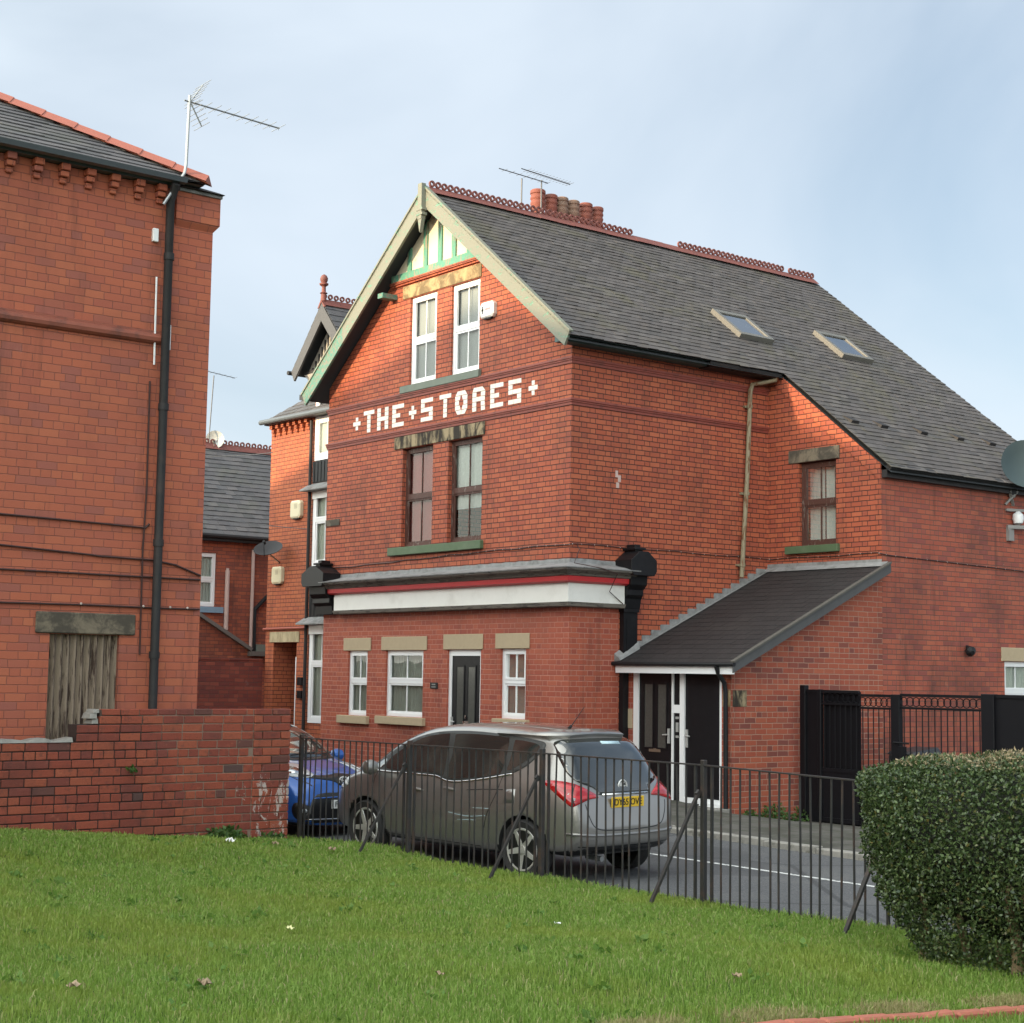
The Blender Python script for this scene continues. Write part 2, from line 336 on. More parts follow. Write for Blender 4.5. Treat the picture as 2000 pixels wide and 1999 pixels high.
def tube(bm, pts, r, seg=8, cap=True):
    pts = [Vector(p) for p in pts]; rings = []; ref = None
    for i, p in enumerate(pts):
        d = ((pts[i]-pts[i-1]).normalized() if i else Vector()) + ((pts[i+1]-pts[i]).normalized() if i < len(pts)-1 else Vector())
        d.normalize()
        if ref is None: ref = d.cross(Vector((0, 0, 1)) if abs(d.z) < .9 else Vector((1, 0, 0))).normalized()
        s = (ref - d*ref.dot(d)).normalized(); ref = s; n = d.cross(s)
        rr = r[i] if isinstance(r, (list, tuple)) else r
        rings.append([bm.verts.new(p + (s*math.cos(2*math.pi*k/seg)+n*math.sin(2*math.pi*k/seg))*rr) for k in range(seg)])
    for a, b in zip(rings, rings[1:]):
        for k in range(seg): bm.faces.new((a[k], a[(k+1) % seg], b[(k+1) % seg], b[k]))
    if cap: bm.faces.new(rings[0][::-1]); bm.faces.new(rings[-1])
def lathe(bm, prof, c, seg=16, axis=(0, 0, 1), closed=False):
    ax = Vector(axis).normalized(); s = ax.orthogonal().normalized(); n = ax.cross(s); c = Vector(c); rings = []
    for r, hh in prof: rings.append([bm.verts.new(c+ax*hh+(s*math.cos(2*math.pi*k/seg)+n*math.sin(2*math.pi*k/seg))*r) for k in range(seg)])
    pr = list(zip(rings, rings[1:])) + ([(rings[-1], rings[0])] if closed else [])
    for a, b in pr:
        for k in range(seg): bm.faces.new((a[k], a[(k+1) % seg], b[(k+1) % seg], b[k]))
    if not closed: bm.faces.new(rings[0][::-1]); bm.faces.new(rings[-1])
def interp(x, keys):
    if x <= keys[0][0]: return keys[0][1]
    for (a, b), (c, d) in zip(keys, keys[1:]):
        if x <= c: return b+(d-b)*(x-a)/(c-a) if c > a else d
    return keys[-1][1]
def wall(bm, t, top, ops, zb=-.4, depth=.11):
    """wall face with openings and their reveals; top = [(u,z)...]"""
    br = sorted(set([u for u, _ in top] + [o[0] for o in ops] + [o[1] for o in ops]))
    for a, b in zip(br, br[1:]):
        if b-a < 1e-5: continue
        m = (a+b)/2; hs = sorted((o[2], o[3]) for o in ops if o[0] < m < o[1])
        z = zb
        for lo, hi in hs:
            if lo > z: face(bm, [t(a, 0, z), t(b, 0, z), t(b, 0, lo), t(a, 0, lo)])
            z = hi
        face(bm, [t(a, 0, z), t(b, 0, z), t(b, 0, interp(b, top)), t(a, 0, interp(a, top))])
    for u0, u1, v0, v1 in ops:
        for p, q in (((u0, v0), (u0, v1)), ((u1, v0), (u1, v1)), ((u0, v1), (u1, v1)), ((u0, v0), (u1, v0))):
            face(bm, [t(p[0], 0, p[1]), t(q[0], 0, q[1]), t(q[0], -depth, q[1]), t(p[0], -depth, p[1])])
def slates(bm, P0, U, S, n, ex, wd, ext, jit=.004, seed=1, th=.016):
    """courses of separate slates: P0 eave origin, U along, S up the slope, ext(row) -> (a,b)"""
    rnd = random.Random(seed); P0 = Vector(P0); U = Vector(U).normalized(); S = Vector(S).normalized(); N = U.cross(S)
    if N.z < 0: N = -N
    for r in range(n):
        a, b = ext(r); x = a - (wd*.5 if r % 2 else 0) - rnd.random()*.01
        while x < b:
            x0, x1 = max(a, x), min(b, x+wd-.004)
            if x1-x0 > .02:
                l = th+rnd.random()*jit; e = -rnd.random()*jit*1.3-(.022*rnd.random() if rnd.random() < .05 else 0); sk = (rnd.random()-.5)*jit
                lo = r*ex+e; hi = (r+1)*ex+.03
                p = lambda u, s, h: P0+U*u+S*s+N*h
                v = [bm.verts.new(q) for q in (p(x0, lo, l), p(x1, lo+sk, l+rnd.random()*jit), p(x1, hi, .004), p(x0, hi, .004), p(x0, lo, l-th*.7), p(x1, lo+sk, l-th*.7))]
                bm.faces.new((v[0], v[1], v[2], v[3])); bm.faces.new((v[4], v[5], v[1], v[0]))
                bm.faces.new((v[4], v[0], v[3])); bm.faces.new((v[5], v[2], v[1]))
            x += wd
def curtain(bm, t, u0, u1, v0, v1, d, fold=.09, amp=.02, n=None):
    n = n or max(8, int((u1-u0)/fold*6)); pr = None
    for i in range(n+1):
        u = u0+(u1-u0)*i/n; dd = d+amp*math.sin(2*math.pi*(u-u0)/fold+.6*math.sin(u*9))
        q = (bm.verts.new(t(u, dd, v0)), bm.verts.new(t(u, dd, v1)))
        if pr: bm.faces.new((pr[0], q[0], q[1], pr[1]))
        pr = q
def window(parent, t, u0, u1, v0, v1, style='upvc', rec=.07, curt=None, cmat=None, bars=1, split=.5, glassm=None, fr=.055, cdrop=0.0, csplit=False):
    fm = MT['upvc'] if style == 'upvc' else MT['timber']
    bm = W(); D = -rec
    f = fr
    for a in ((u0, u0+f, v0, v1), (u1-f, u1, v0, v1), (u0+f, u1-f, v0, v0+f*1.15), (u0+f, u1-f, v1-f, v1)): tbox(bm, t, a[0], a[1], D-.07, D, a[2], a[3])
    vm = v0+(v1-v0)*split
    tbox(bm, t, u0+f, u1-f, D-.065, D-.004, vm-.035, vm+.035)
    s = .04
    for lo, hi, dd in ((v0+f*1.15, vm-.035, D-.018), (vm+.035, v1-f, D+.006 if style == 'upvc' else D-.006)):
        a0, a1 = u0+f, u1-f
        for a in ((a0, a0+s, lo, hi), (a1-s, a1, lo, hi), (a0+s, a1-s, lo, lo+s), (a0+s, a1-s, hi-s, hi)): tbox(bm, t, a[0], a[1], dd-.045, dd, a[2], a[3])
        for k in range(bars):
            c = a0+(a1-a0)*(k+1)/(bars+1); tbox(bm, t, c-.011, c+.011, D-.05, D-.026, lo+s, hi-s)
    fo = obj('window', bm, fm, parent)
    g = W(); face(g, [t(u0+f, D-.04, v0+f), t(u1-f, D-.04, v0+f), t(u1-f, D-.04, v1-f), t(u0+f, D-.04, v1-f)])
    obj('pane', g, glassm or MT['glass'], fo)
    if curt:
        c = W()
        if curt == 'blind': face(c, [t(u0, D-.10, v0), t(u1, D-.10, v0), t(u1, D-.10, v1), t(u0, D-.10, v1)])
        elif curt == 'pair':
            w3 = (u1-u0); curtain(c, t, u0+w3*csplit, u0+w3*(csplit+.38), v0, v1, D-.15, .07); curtain(c, t, u0+w3*.52, u1, v0, v1, D-.15, .07)
        else: curtain(c, t, u0, u1, v0+(v1-v0)*cdrop, v1, D-.095, .10 if curt == 'net' else .16, .016)
        obj('curtain', c, cmat or MT['net'], fo)
    return fo
def slab(name, parent, t, u0, u1, v0, v1, mat, proud=.01, back=.05, bev=.008):
    bm = W(); tbox(bm, t, u0, u1, -back, proud, v0, v1); return obj(name, bm, mat, parent, bevel=bev)
def text(s, t, u, v, size, d, mat, parent, name='lettering', align='CENTER', depth=.003, rot=None):
    cu = bpy.data.curves.new('txt', 'FONT'); cu.body = s; cu.size = size; cu.align_x = align; cu.align_y = 'CENTER'; cu.extrude = depth
    o = bpy.data.objects.new('txt', cu); COL.objects.link(o); dg = bpy.context.evaluated_depsgraph_get()
    me = bpy.data.meshes.new_from_object(o.evaluated_get(dg)); bpy.data.objects.remove(o); me.name = name
    for q in me.vertices: q.co = t(u+q.co.x, d+q.co.z, v+q.co.y)
    me.materials.clear()
    return link(name, me, mat, parent)
def crest(bm, c, along, r=.075, th=.035, hole=.036, h0=.05):
    """one pierced crest loop of a ridge tile"""
    along = Vector(along).normalized(); s = Vector((0, 0, 1)).cross(along).normalized(); c = Vector(c); n = 12
    def ring(rr, off, lift): return [c+along*(rr*math.cos(math.pi*2*k/n))+Vector((0, 0, lift+rr*math.sin(math.pi*2*k/n)))+s*off for k in range(n)]
    A = [bm.verts.new(p) for p in ring(r, -th/2, h0)]; B = [bm.verts.new(p) for p in ring(hole, -th/2, h0)]
    C = [bm.verts.new(p) for p in ring(r, th/2, h0)]; E = [bm.verts.new(p) for p in ring(hole, th/2, h0)]
    for k in range(n):
        q = (k+1) % n
        bm.faces.new((A[k], A[q], B[q], B[k])); bm.faces.new((C[q], C[k], E[k], E[q])); bm.faces.new((A[q], A[k], C[k], C[q])); bm.faces.new((B[k], B[q], E[q], E[k]))
def clips(bm, pts, every, r=.012):
    for a, b in zip(pts, pts[1:]):
        a = Vector(a); b = Vector(b); n = max(1, int((b-a).length/every))
        for k in range(n): bmesh.ops.create_icosphere(bm, subdivisions=1, radius=r, matrix=Matrix.Translation(a.lerp(b, (k+.5)/n)))

# ------------------------------------------------------------------ ground
def zroad(x): return -.115 + .0135*(7.9-x)
def sstep(a, b, x):
    k = min(1, max(0, (x-a)/(b-a))); return k*k*(3-2*k)
def zpav(x, y):
    base = zroad(x)+.075
    if x > 1.5: base = base + (-.215-base)*sstep(.2, 2.65, y)*sstep(1.5, 2.7, x)
    return base
EDGE = [(2, .10), (4.1, .114), (5.87, .205), (6.69, .20), (7.45, .15), (8.25, .15), (8.67, .165), (10.3, .185), (12.1, .20), (13.1, .235), (14.2, .28), (30, .34)]
SLOPE = [(4.9, .08), (8, .06), (12, .046), (30, .046)]
def zlawn(x, y):
    d = -8-y
    if d < 0:
        k = sstep(0, .75, -d); return interp(x, EDGE)*(1-k) + (zroad(x)-.06)*k
    b = mnoise.noise(Vector((x*.6, y*.6, 0)))*.035 + mnoise.noise(Vector((x*1.9, y*1.9, 3)))*.012
    return interp(x, EDGE) + interp(x, SLOPE)*d + b*min(1, d*1.5)
def gridmesh(name, x0, x1, nx, y0, y1, ny, fz, mat):
    bm = W(); vv = [[bm.verts.new((x0+(x1-x0)*i/nx, y0+(y1-y0)*j/ny, fz(x0+(x1-x0)*i/nx, y0+(y1-y0)*j/ny))) for j in range(ny+1)] for i in range(nx+1)]
    for i in range(nx):
        for j in range(ny): bm.faces.new((vv[i][j], vv[i+1][j], vv[i+1][j+1], vv[i][j+1]))
    return obj(name, bm, mat, None, True)
def m_asphalt():
    t = NT('asphalt'); p = t.pos
    f = t.noise(p, 130, 3, .8); s = t.noise(p, 1.1, 6, .7); wv = t.noise(p, 9, 5, .7)
    f2 = t.noise(p, 42, 4, .85); f = t.M('MULTIPLY_ADD', f2, .6, t.M('MULTIPLY', f, .4)); c = t.ramp(f, [(.36, (.035, .036, .039)), (.50, (.085, .086, .090)), (.64, (.19, .19, .19))])
    c = t.mix(t.M('MULTIPLY', t.step(s, .45, .7), .5), c, (.135, .132, .128))
    c = t.mix(t.M('MULTIPLY', t.step(wv, .62, .75), .4), c, (.035, .035, .04))
    vo = t.n('TexVoronoi', feature='DISTANCE_TO_EDGE'); t.put(vo.inputs['Vector'], p); vo.inputs['Scale'].default_value = .33
    c = t.mix(t.M('MULTIPLY', t.M('SUBTRACT', 1.0, t.step(vo.outputs['Distance'], .006, .016)), .55), c, (.03, .03, .032))
    vc = t.n('TexVoronoi', distance='CHEBYCHEV'); t.put(vc.inputs['Vector'], p); vc.inputs['Scale'].default_value = .4
    c = t.mix(t.M('MULTIPLY', t.M('GREATER_THAN', t.sep(vc.outputs['Color'])[0], .68), .45), c, (.045, .045, .048))
    gr = t.noise(p, 48, 2, .5); c = t.mix(t.M('GREATER_THAN', gr, .765), c, (.26, .25, .23))
    t.bsdf(c, .8, 0, .4, f, .006, .8); return t.m
def m_paving():
    t = NT('old_paving'); g = t.pos; p = t.sep(g)
    f = t.noise(g, 60, 4, .7); s = t.noise(g, 1.6, 6, .7)
    fx = t.M('FRACT', t.M('DIVIDE', p[0], .75)); fy = t.M('FRACT', t.M('DIVIDE', p[1], .6))
    jx = t.M('MINIMUM', fx, t.M('SUBTRACT', 1.0, fx)); jy = t.M('MINIMUM', fy, t.M('SUBTRACT', 1.0, fy))
    j = t.step(t.M('MINIMUM', jx, jy), .008, .03)
    c = t.mix(f, (.07, .065, .058), (.13, .122, .11)); c = t.mix(t.M('MULTIPLY', t.step(s, .40, .62), .75), c, (.045, .046, .034))
    c = t.mix(j, (.055, .065, .04), c)
    t.bsdf(c, .9, 0, .3, t.M('ADD', j, t.M('MULTIPLY', f, .4)), .006, .7); return t.m
def m_soil():
    t = NT('lawn_soil'); p = t.pos
    n = t.noise(p, 14, 5, .7); b = t.noise(p, .8, 4)
    c = t.mix(n, (.045, .085, .012), (.075, .125, .022)); c = t.mix(t.step(b, .5, .7), c, (.08, .10, .025))
    t.bsdf(c, .95, 0, .2, n, .02, .8); return t.m
MT['asphalt'] = m_asphalt(); MT['paving'] = m_paving(); MT['soil'] = m_soil()
MT['kerb'] = plain('worn_kerb_stone', (.26, .245, .22), .85, 0, .35, 8, dirt=(.075, .075, .055), dirt_amt=.8, bump=.004)
MT['line'] = flaky('worn_road_paint', (.66, .66, .64), (.11, .11, .112), .56, 20, .8)
struct(gridmesh('ground', -300, 300, 24, -300, 300, 24, lambda x, y: -.85, MT['paving']))
struct(gridmesh('road', -45, 45, 60, -8.2, -1.85, 6, lambda x, y: zroad(x), MT['asphalt']))
struct(gridmesh('pavement', -30, 30, 90, -1.70, 12, 40, zpav, MT['paving']))
bm = W(); x = -30
while x < 30:
    l = .88+random.random()*.06; dz = (random.random()-.5)*.014; dy = (random.random()-.5)*.02
    box(bm, x+.005, x+l-.005, -1.86+dy, -1.69+dy, zroad(x)-.2, zroad(x+.45)+.085+dz); x += l
struct(obj('kerb', bm, MT['kerb'], bevel=.012))
bm = W(); seg = [(3.8+.7*i, -3.98+.062*.7*i) for i in range(20)]
for (xa, ya), (xb, yb) in zip(seg, seg[1:]): face(bm, [(xa, ya-.045, zroad(xa)+.004), (xb, yb-.045, zroad(xb)+.004), (xb, yb+.045, zroad(xb)+.004), (xa, ya+.045, zroad(xa)+.004)])
struct(obj('road_line', bm, MT['line']))
struct(gridmesh('lawn', 3, 30, 180, -30, -7.2, 150, lambda x, y: zlawn(x, y)-.012, MT['soil']))

# ------------------------------------------------------------------ corner building
FR = T((0, 0, 0), (1, 0, 0), (0, -1, 0)); SD = T((0, 0, 0), (0, 1, 0), (1, 0, 0))
WG = T((0, 4.99, 0), (1, 0, 0), (0, -1, 0)); WS = T((2.75, 0, 0), (0, 1, 0), (1, 0, 0))
RZ = lambda x: 11.55-.8*abs(x+4.035)
B = thing('brick_building', 'red brick gabled corner building with THE STORES in white brick letters', 'building', (0, 0, 0))
GW = [(-5.05, -4.14, 7.85, 9.63), (-3.64, -2.73, 7.85, 9.63)]
FW = [(-5.22, -4.17, 4.61, 6.585), (-3.66, -2.575, 4.61, 6.585)]
LW = [(-7.065, -6.335, 1.25, 2.56), (-5.665, -4.36, 1.275, 2.565), (-1.915, -1.18, 1.34, 2.59)]
DR = (-3.56, -2.51, .12, 2.575)
bm = W(); wall(bm, FR, [(-8.07, RZ(-8.07)-.15), (-4.035, 11.4), (0, RZ(0)-.15)], GW+FW, 3.36, .13)
wall(bm, SD, [(0, 7.97), (4.99, 7.97)], [], 3.36)
wall(bm, SD, [(1.15, 3.36), (4.99, 3.36)], [], -.5)
face(bm, [(-8.07, 0, 3.36), (-8.07, 0, RZ(-8.07)-.15), (-8.07, 11, RZ(-8.07)-.15), (-8.07, 11, -.4), (-8.07, 0, -.4)])
face(bm, [(-8.07, 10.95, -.4), (-8.07, 10.95, 8.17), (-4.035, 10.95, 11.4), (2.75, 10.95, 5.97), (2.75, 10.95, -.4)])
obj('wall', bm, MT['brick'], B)
bm = W(); wall(bm, FR, [(-8.07, 3.36), (0, 3.36)], LW+[DR], -.4, .11); wall(bm, SD, [(0, 3.36), (1.15, 3.36)], [], -.4)
obj('ground_floor_wall', bm, MT['brick_low'], B)
bm = W(); wall(bm, WG, [(0, 8.17-.06), (2.75, RZ(2.75)-.11)], [(.77, 1.70, 4.62, 6.2)], -.4, .12)
tprism(bm, WG, [(0.02, RZ(.02)-.10), (2.745, RZ(2.745)-.12), (2.745, RZ(2.745)-.42), (0.02, RZ(.02)-.40)], 0.001, .022)
obj('wing_wall', bm, MT['brick'], B)
bm = W(); wall(bm, WS, [(4.99, 5.9), (10.95, 5.9)], [(8.6, 9.9, 1.3, 2.52)], -.6, .1)
obj('wing_side_wall', bm, MT['brick_side'], B)
# roof
bm = W(); c8 = 1/math.sqrt(1+.64)
def ex1(r):
    x = 3.0-(r+.5)*.1638*c8
    return (4.95, 10.98) if x > .42 else (-.44, 10.98)
slates(bm, (3.0, 0, RZ(3.0)), (0, 1, 0), (-1, 0, .8), 55, .1638, .262, ex1, jit=.009, seed=3, th=.012)
obj('roof', bm, MT['slate'], B)
bm = W()
for xs in (((.42, -.42), (-4.035, -.42), (-4.035, 10.97), (.42, 10.97)), ((2.98, 4.97), (.42, 4.97), (.42, 10.97), (2.98, 10.97))):
    face(bm, [(x, y, RZ(x)-.03) for x, y in xs]); face(bm, [(x, y, RZ(x)-.10) for x, y in xs])
for dz in (.01, -.1): face(bm, [(-4.035, -.42, 11.55+dz), (-8.45, -.42, RZ(-8.45)+dz), (-8.45, 10.97, RZ(-8.45)+dz), (-4.035, 10.97, 11.55+dz)])
obj('roof_boarding', bm, MT['soffit'], B)
bm = W(); S2 = Vector((1, 0, .8)); slates(bm, (-8.48, 0, RZ(-8.48)+.01), (0, 1, 0), (1, 0, .8), 34, .1638, .262, lambda r: (-.44, 10.98), seed=5)
obj('roof', bm, MT['slate'], B)
# verge boards
bm = W(); tprism(bm, FR, [(-4.03, 11.60), (.44, 8.02), (.30, 7.80), (-4.03, 11.22)], .39, .44)
tprism(bm, FR, [(-4.03, 11.645), (.47, 8.045), (.46, 8.02), (-4.03, 11.60)], .37, .465)
obj('barge_board', bm, MT['barge'], B)
bm = W(); tprism(bm, FR, [(-4.04, 11.60), (-6.9, 9.312), (-6.9, 8.94), (-4.04, 11.22)], .39, .44); tprism(bm, FR, [(-4.04, 11.645), (-8.5, 8.07), (-8.49, 8.03), (-4.04, 11.60)], .37, .465)
bb = obj('barge_board', bm, MT['barge'], B)
bm = W(); tprism(bm, FR, [(-6.9, 9.312), (-8.48, 8.048), (-8.34, 7.80), (-6.9, 8.94)], .391, .441); obj('barge_foot', bm, MT['barge_green'], bb)
bm = W(); tprism(bm, FR, [(-8.48, 8.03), (-8.62, 8.07), (-8.62, 7.95), (-8.42, 7.92)], .2, .42); obj('gutter_end', bm, MT['soffit'], bb)
bm = W(); tbox(bm, FR, -4.10, -3.97, .44, .54, 10.95, 11.66); tprism(bm, FR, [(-4.10, 10.95), (-3.97, 10.95), (-4.035, 10.68)], .45, .53)
for zz in (11.02, 11.12): tbox(bm, FR, -4.14, -3.93, .43, .55, zz, zz+.05)
obj('gable_post', bm, MT['barge'], B)
bm = W(); tprism(bm, FR, [(-5.72, 9.68), (-5.54, 9.68), (-5.54, 9.78), (-5.72, 9.78)], 0, .36); obj('purlin_end', bm, MT['barge_green'], B)
bm = W(); tprism(bm, FR, [(-5.62, 10.14), (-2.45, 10.14), (-4.035, 11.41)], 0, .03)
gp = obj('gable_panel', bm, MT['plaster'], B)
for xc in (-5.05, -4.49, -3.995, -3.53, -3.04):
    bm = W(); tprism(bm, FR, [(xc-.065, 10.15), (xc+.065, 10.15), (xc+.065, RZ(xc+.065)-.14), (xc-.065, RZ(xc-.065)-.14)], .03, .065); obj('timber', bm, MT['green_timber'], gp)
bm = W(); tbox(bm, FR, -5.66, -2.42, .0, .075, 10.03, 10.17); obj('timber', bm, MT['green_timber'], gp)
bm = W(); tbox(bm, FR, -5.70, -2.38, 0, .05, 9.93, 9.965); tbox(bm, FR, -5.70, -2.38, 0, .085, 9.968, 10.025); obj('brick_band', bm, MT['brick'], B)
# string courses
def sweepL(bm, prof, x0, y1):
    st = [[bm.verts.new(p) for p in ((x0, -d, z), (d, -d, z), (d, y1, z))] for d, z in prof]; n = len(st)
    for i in range(n):
        a, b = st[i], st[(i+1) % n]
        for k in range(2): bm.faces.new((a[k], a[k+1], b[k+1], b[k]))
    for k in (0, 2): bm.faces.new([s[k] for s in st])
MT['string'] = plain('moulded_string_brick', (.24, .055, .038), .6, 0, .25, 12, dirt=(.06, .025, .02), dirt_amt=.5)
for zc in (7.655, 6.915):
    bm = W(); sweepL(bm, [(0, zc-.062), (.016, zc-.062), (.018, zc-.02), (.034, zc-.012), (.036, zc+.012), (.052, zc+.02), (.052, zc+.055), (0, zc+.066)], -8.1, 4.985); obj('string_course', bm, MT['string'], B)
# stone lintels, sills
for nm, a, v0, v1, mt, pr in (('lintel', (-5.32, -2.68), 9.64, 9.905, 'stone_mid', .02), ('lintel', (-5.51, -2.49), 6.592, 6.84, 'stone_dark', .02),
                              ('sill', (-5.29, -2.655), 7.70, 7.845, 'sill_grey', .07), ('sill', (-5.59, -2.494), 4.45, 4.607, 'sill_green', .08),
                              ('lintel', (-7.23, -6.2), 2.565, 2.825, 'stone_buff', .02), ('lintel', (-5.82, -4.23), 2.57, 2.84, 'stone_buff', .02),
                              ('lintel', (-3.69, -2.44), 2.58, 2.868, 'stone_buff', .02), ('lintel', (-2.065, -1.07), 2.595, 2.87, 'stone_buff', .02),
                              ('sill', (-7.34, -6.22), 1.085, 1.245, 'stone_buff', .08), ('sill', (-5.91, -4.25), 1.115, 1.27, 'stone_buff', .08), ('sill', (-2.06, -1.05), 1.18, 1.335, 'stone_buff', .08)):
    slab(nm, B, FR, a[0], a[1], v0, v1, MT[mt], pr, 0 if nm == 'lintel' else .1)
slab('lintel', B, WG, .54, 1.79, 6.205, 6.45, MT['stone_grey'], .025, 0); slab('sill', B, WG, .49, 1.78, 4.475, 4.615, MT['sill_green'], .08, .1)
slab('lintel', B, WS, 8.49, 10.0, 2.525, 2.79, MT['stone_buff'], .02, 0)
for o in GW: window(B, FR, *o, 'upvc', .05, 'blind', MT['blind'], 1, .5, fr=.07)
window(B, FR, *FW[0], 'sash', .09, 'blind', MT['red_curtain'], 1, .5, fr=.06)
window(B, FR, *FW[1], 'sash', .09, 'drape', MT['net_white'], 1, .5, fr=.06, cdrop=.33)
window(B, FR, *LW[0], 'upvc', .05, 'net', MT['net'], 1, .53); window(B, FR, *LW[1], 'upvc', .05, 'net', MT['net'], 1, .53); window(B, FR, *LW[2], 'upvc', .05, 'net', MT['net'], 1, .53)
window(B, WG, .78, 1.69, 4.625, 6.195, 'sash', .09, 'pair', MT['net_white'], 1, .51, fr=.06, csplit=.1)
window(B, WS, 8.6, 9.9, 1.3, 2.52, 'upvc', .05, 'net', MT['net'], 2, .53)
# front door
def black_door(parent, t, u0, u1, v0, v1, D, glazed=True, name='door'):
    bm = W(); tbox(bm, t, u0, u1, D-.05, D, v0, v1); d = obj(name, bm, MT['black_paint'], parent)
    if glazed:
        wd = u1-u0
        for a in (.17, .57):
            x0, x1 = u0+wd*a, u0+wd*(a+.24); lo, hi = v0+(v1-v0)*.40, v1-(v1-v0)*.09
            bm = W()
            for q in ((x0-.03, x0, lo-.03, hi+.03), (x1, x1+.03, lo-.03, hi+.03), (x0, x1, lo-.03, lo), (x0, x1, hi, hi+.03)): tbox(bm, t, q[0], q[1], D, D+.012, q[2], q[3])
            for q in ((x0-.02, x1+.02, v0+.15, v0+(v1-v0)*.30),): tbox(bm, t, q[0], q[1], D, D+.01, q[2], q[3])
            obj('moulding', bm, MT['black_paint'], d)
            bm = W(); tbox(bm, t, x0, x1, D, D+.004, lo, hi); obj('glazing', bm, MT['door_glass'], d)
    return d
MT['door_glass'] = plain('obscure_door_glass', (.065, .068, .062), .15, 0, .25, 25)
MT['galv_door'] = plain('satin_handle', (.45, .45, .44), .4, .2, .05)
MT['chrome'] = plain('polished_chrome', (.62, .62, .62), .15, 1.0, .05)
bm = W()
for q in ((DR[0], DR[0]+.085, DR[2], DR[3]), (DR[1]-.07, DR[1], DR[2], DR[3]), (DR[0]+.085, DR[1]-.07, DR[3]-.11, DR[3])): tbox(bm, FR, q[0], q[1], -.11, -.04, q[2], q[3])
obj('door_frame', bm, MT['upvc'], B)
d = black_door(B, FR, DR[0]+.085, DR[1]-.07, DR[2]+.03, DR[3]-.11, -.06)
bm = W(); tbox(bm, FR, DR[0]+.10, DR[0]+.13, -.06, -.02, 1.1, 1.32); tube(bm, [FR(DR[0]+.115, -.01, 1.24), FR(DR[0]+.23, -.01, 1.23)], .012); obj('handle', bm, MT['galv_door'], d)
bm = W(); tbox(bm, FR, -3.1, -2.92, -.06, -.04, 1.2, 1.25); tprism(bm, FR, [(-3.03, 1.36), (-2.99, 1.36), (-3.01, 1.28)], -.06, -.03); obj('knocker', bm, MT['chrome'], d)
bm = W(); tbox(bm, FR, -4.10, -3.855, 0, .015, 1.835, 1.955); pq = obj('name_plaque', bm, MT['black_paint'], B, bevel=.003)
bm = W(); tbox(bm, FR, -4.04, -3.92, .015, .018, 1.905, 1.93); tbox(bm, FR, -4.05, -3.91, .015, .018, 1.86, 1.88); obj('plaque_lines', bm, plain('plaque_grey', (.20, .20, .19)), pq)
bm = W(); tbox(bm, FR, -8.06, -7.52, 0, .02, 5.20, 5.335); obj('dark_stone_strip', bm, MT['stone_grey'], B)
# letters laid in white bricks, five courses
def letter(bm, ch, x0, x1):
    zb, h = 7.055, .0925; k = x1-x0; rows = {}
    s = .40 if k < .3 else .34
    R = lambda r, a, b, ca=0, cb=0: tprism(bm, FR, [(x0+k*a+.004, zb+r*h+.006), (x0+k*b-.004, zb+r*h+.006), (x0+k*(b-cb)-.003, zb+(r+1)*h-.004), (x0+k*(a+ca)+.003, zb+(r+1)*h-.004)], -.01, .006)
    if ch == '+':
        R(1, .34, .68); R(2, 0, .5); R(2, .5, 1); R(3, .34, .68); return
    if ch == 'T':
        R(4, 0, .5); R(4, .5, 1); [R(r, .34, .66) for r in range(4)]
    elif ch == 'H':
        for r in (0, 1, 3, 4): R(r, 0, .32); R(r, .68, 1)
        R(2, 0, .5); R(2, .5, 1)
    elif ch == 'E':
        R(4, 0, .4); R(4, .4, 1); R(3, 0, .32); R(2, 0, .36); R(2, .36, .68); R(1, 0, .32); R(0, 0, .45); R(0, .45, 1)
    elif ch == 'S':
        R(4, 0, .6); R(4, .6, 1); R(3, 0, .32); R(2, 0, .35); R(2, .35, 1); R(1, .68, 1); R(0, 0, .4); R(0, .4, 1)
    elif ch == 'O':
        R(4, .02, .5, .18, 0); R(4, .5, .98, 0, .18); R(3, 0, .38, 0, -.08); R(3, .62, 1, -.08, 0); R(2, 0, .32); R(2, .68, 1); R(1, 0, .46, 0, .08); R(1, .54, 1, .08, 0)
        R(0, .2, .5, -.16, 0); R(0, .5, .8, 0, -.16)
    elif ch == 'R':
        R(4, 0, .5, .1, 0); R(4, .5, 1, 0, .22); R(3, 0, .32); R(3, .66, 1); R(2, 0, .5); R(2, .5, .98, 0, 0); R(1, 0, .32); R(1, .66, 1, 0, .04); R(0, 0, .32); R(0, .68, 1)
for ch, a, b in (('+', -7.085, -6.806), ('T', -6.688, -6.288), ('H', -6.176, -5.766), ('E', -5.625, -5.205), ('+', -5.029, -4.768), ('S', -4.611, -4.204), ('T', -3.985, -3.598), ('O', -3.465, -3.07), ('R', -2.911, -2.51), ('E', -2.355, -1.955), ('S', -1.805, -1.42), ('+', -1.208, -.946)):
    bm = W(); letter(bm, ch, a, b); obj('letter', bm, MT['tile_white'], B)
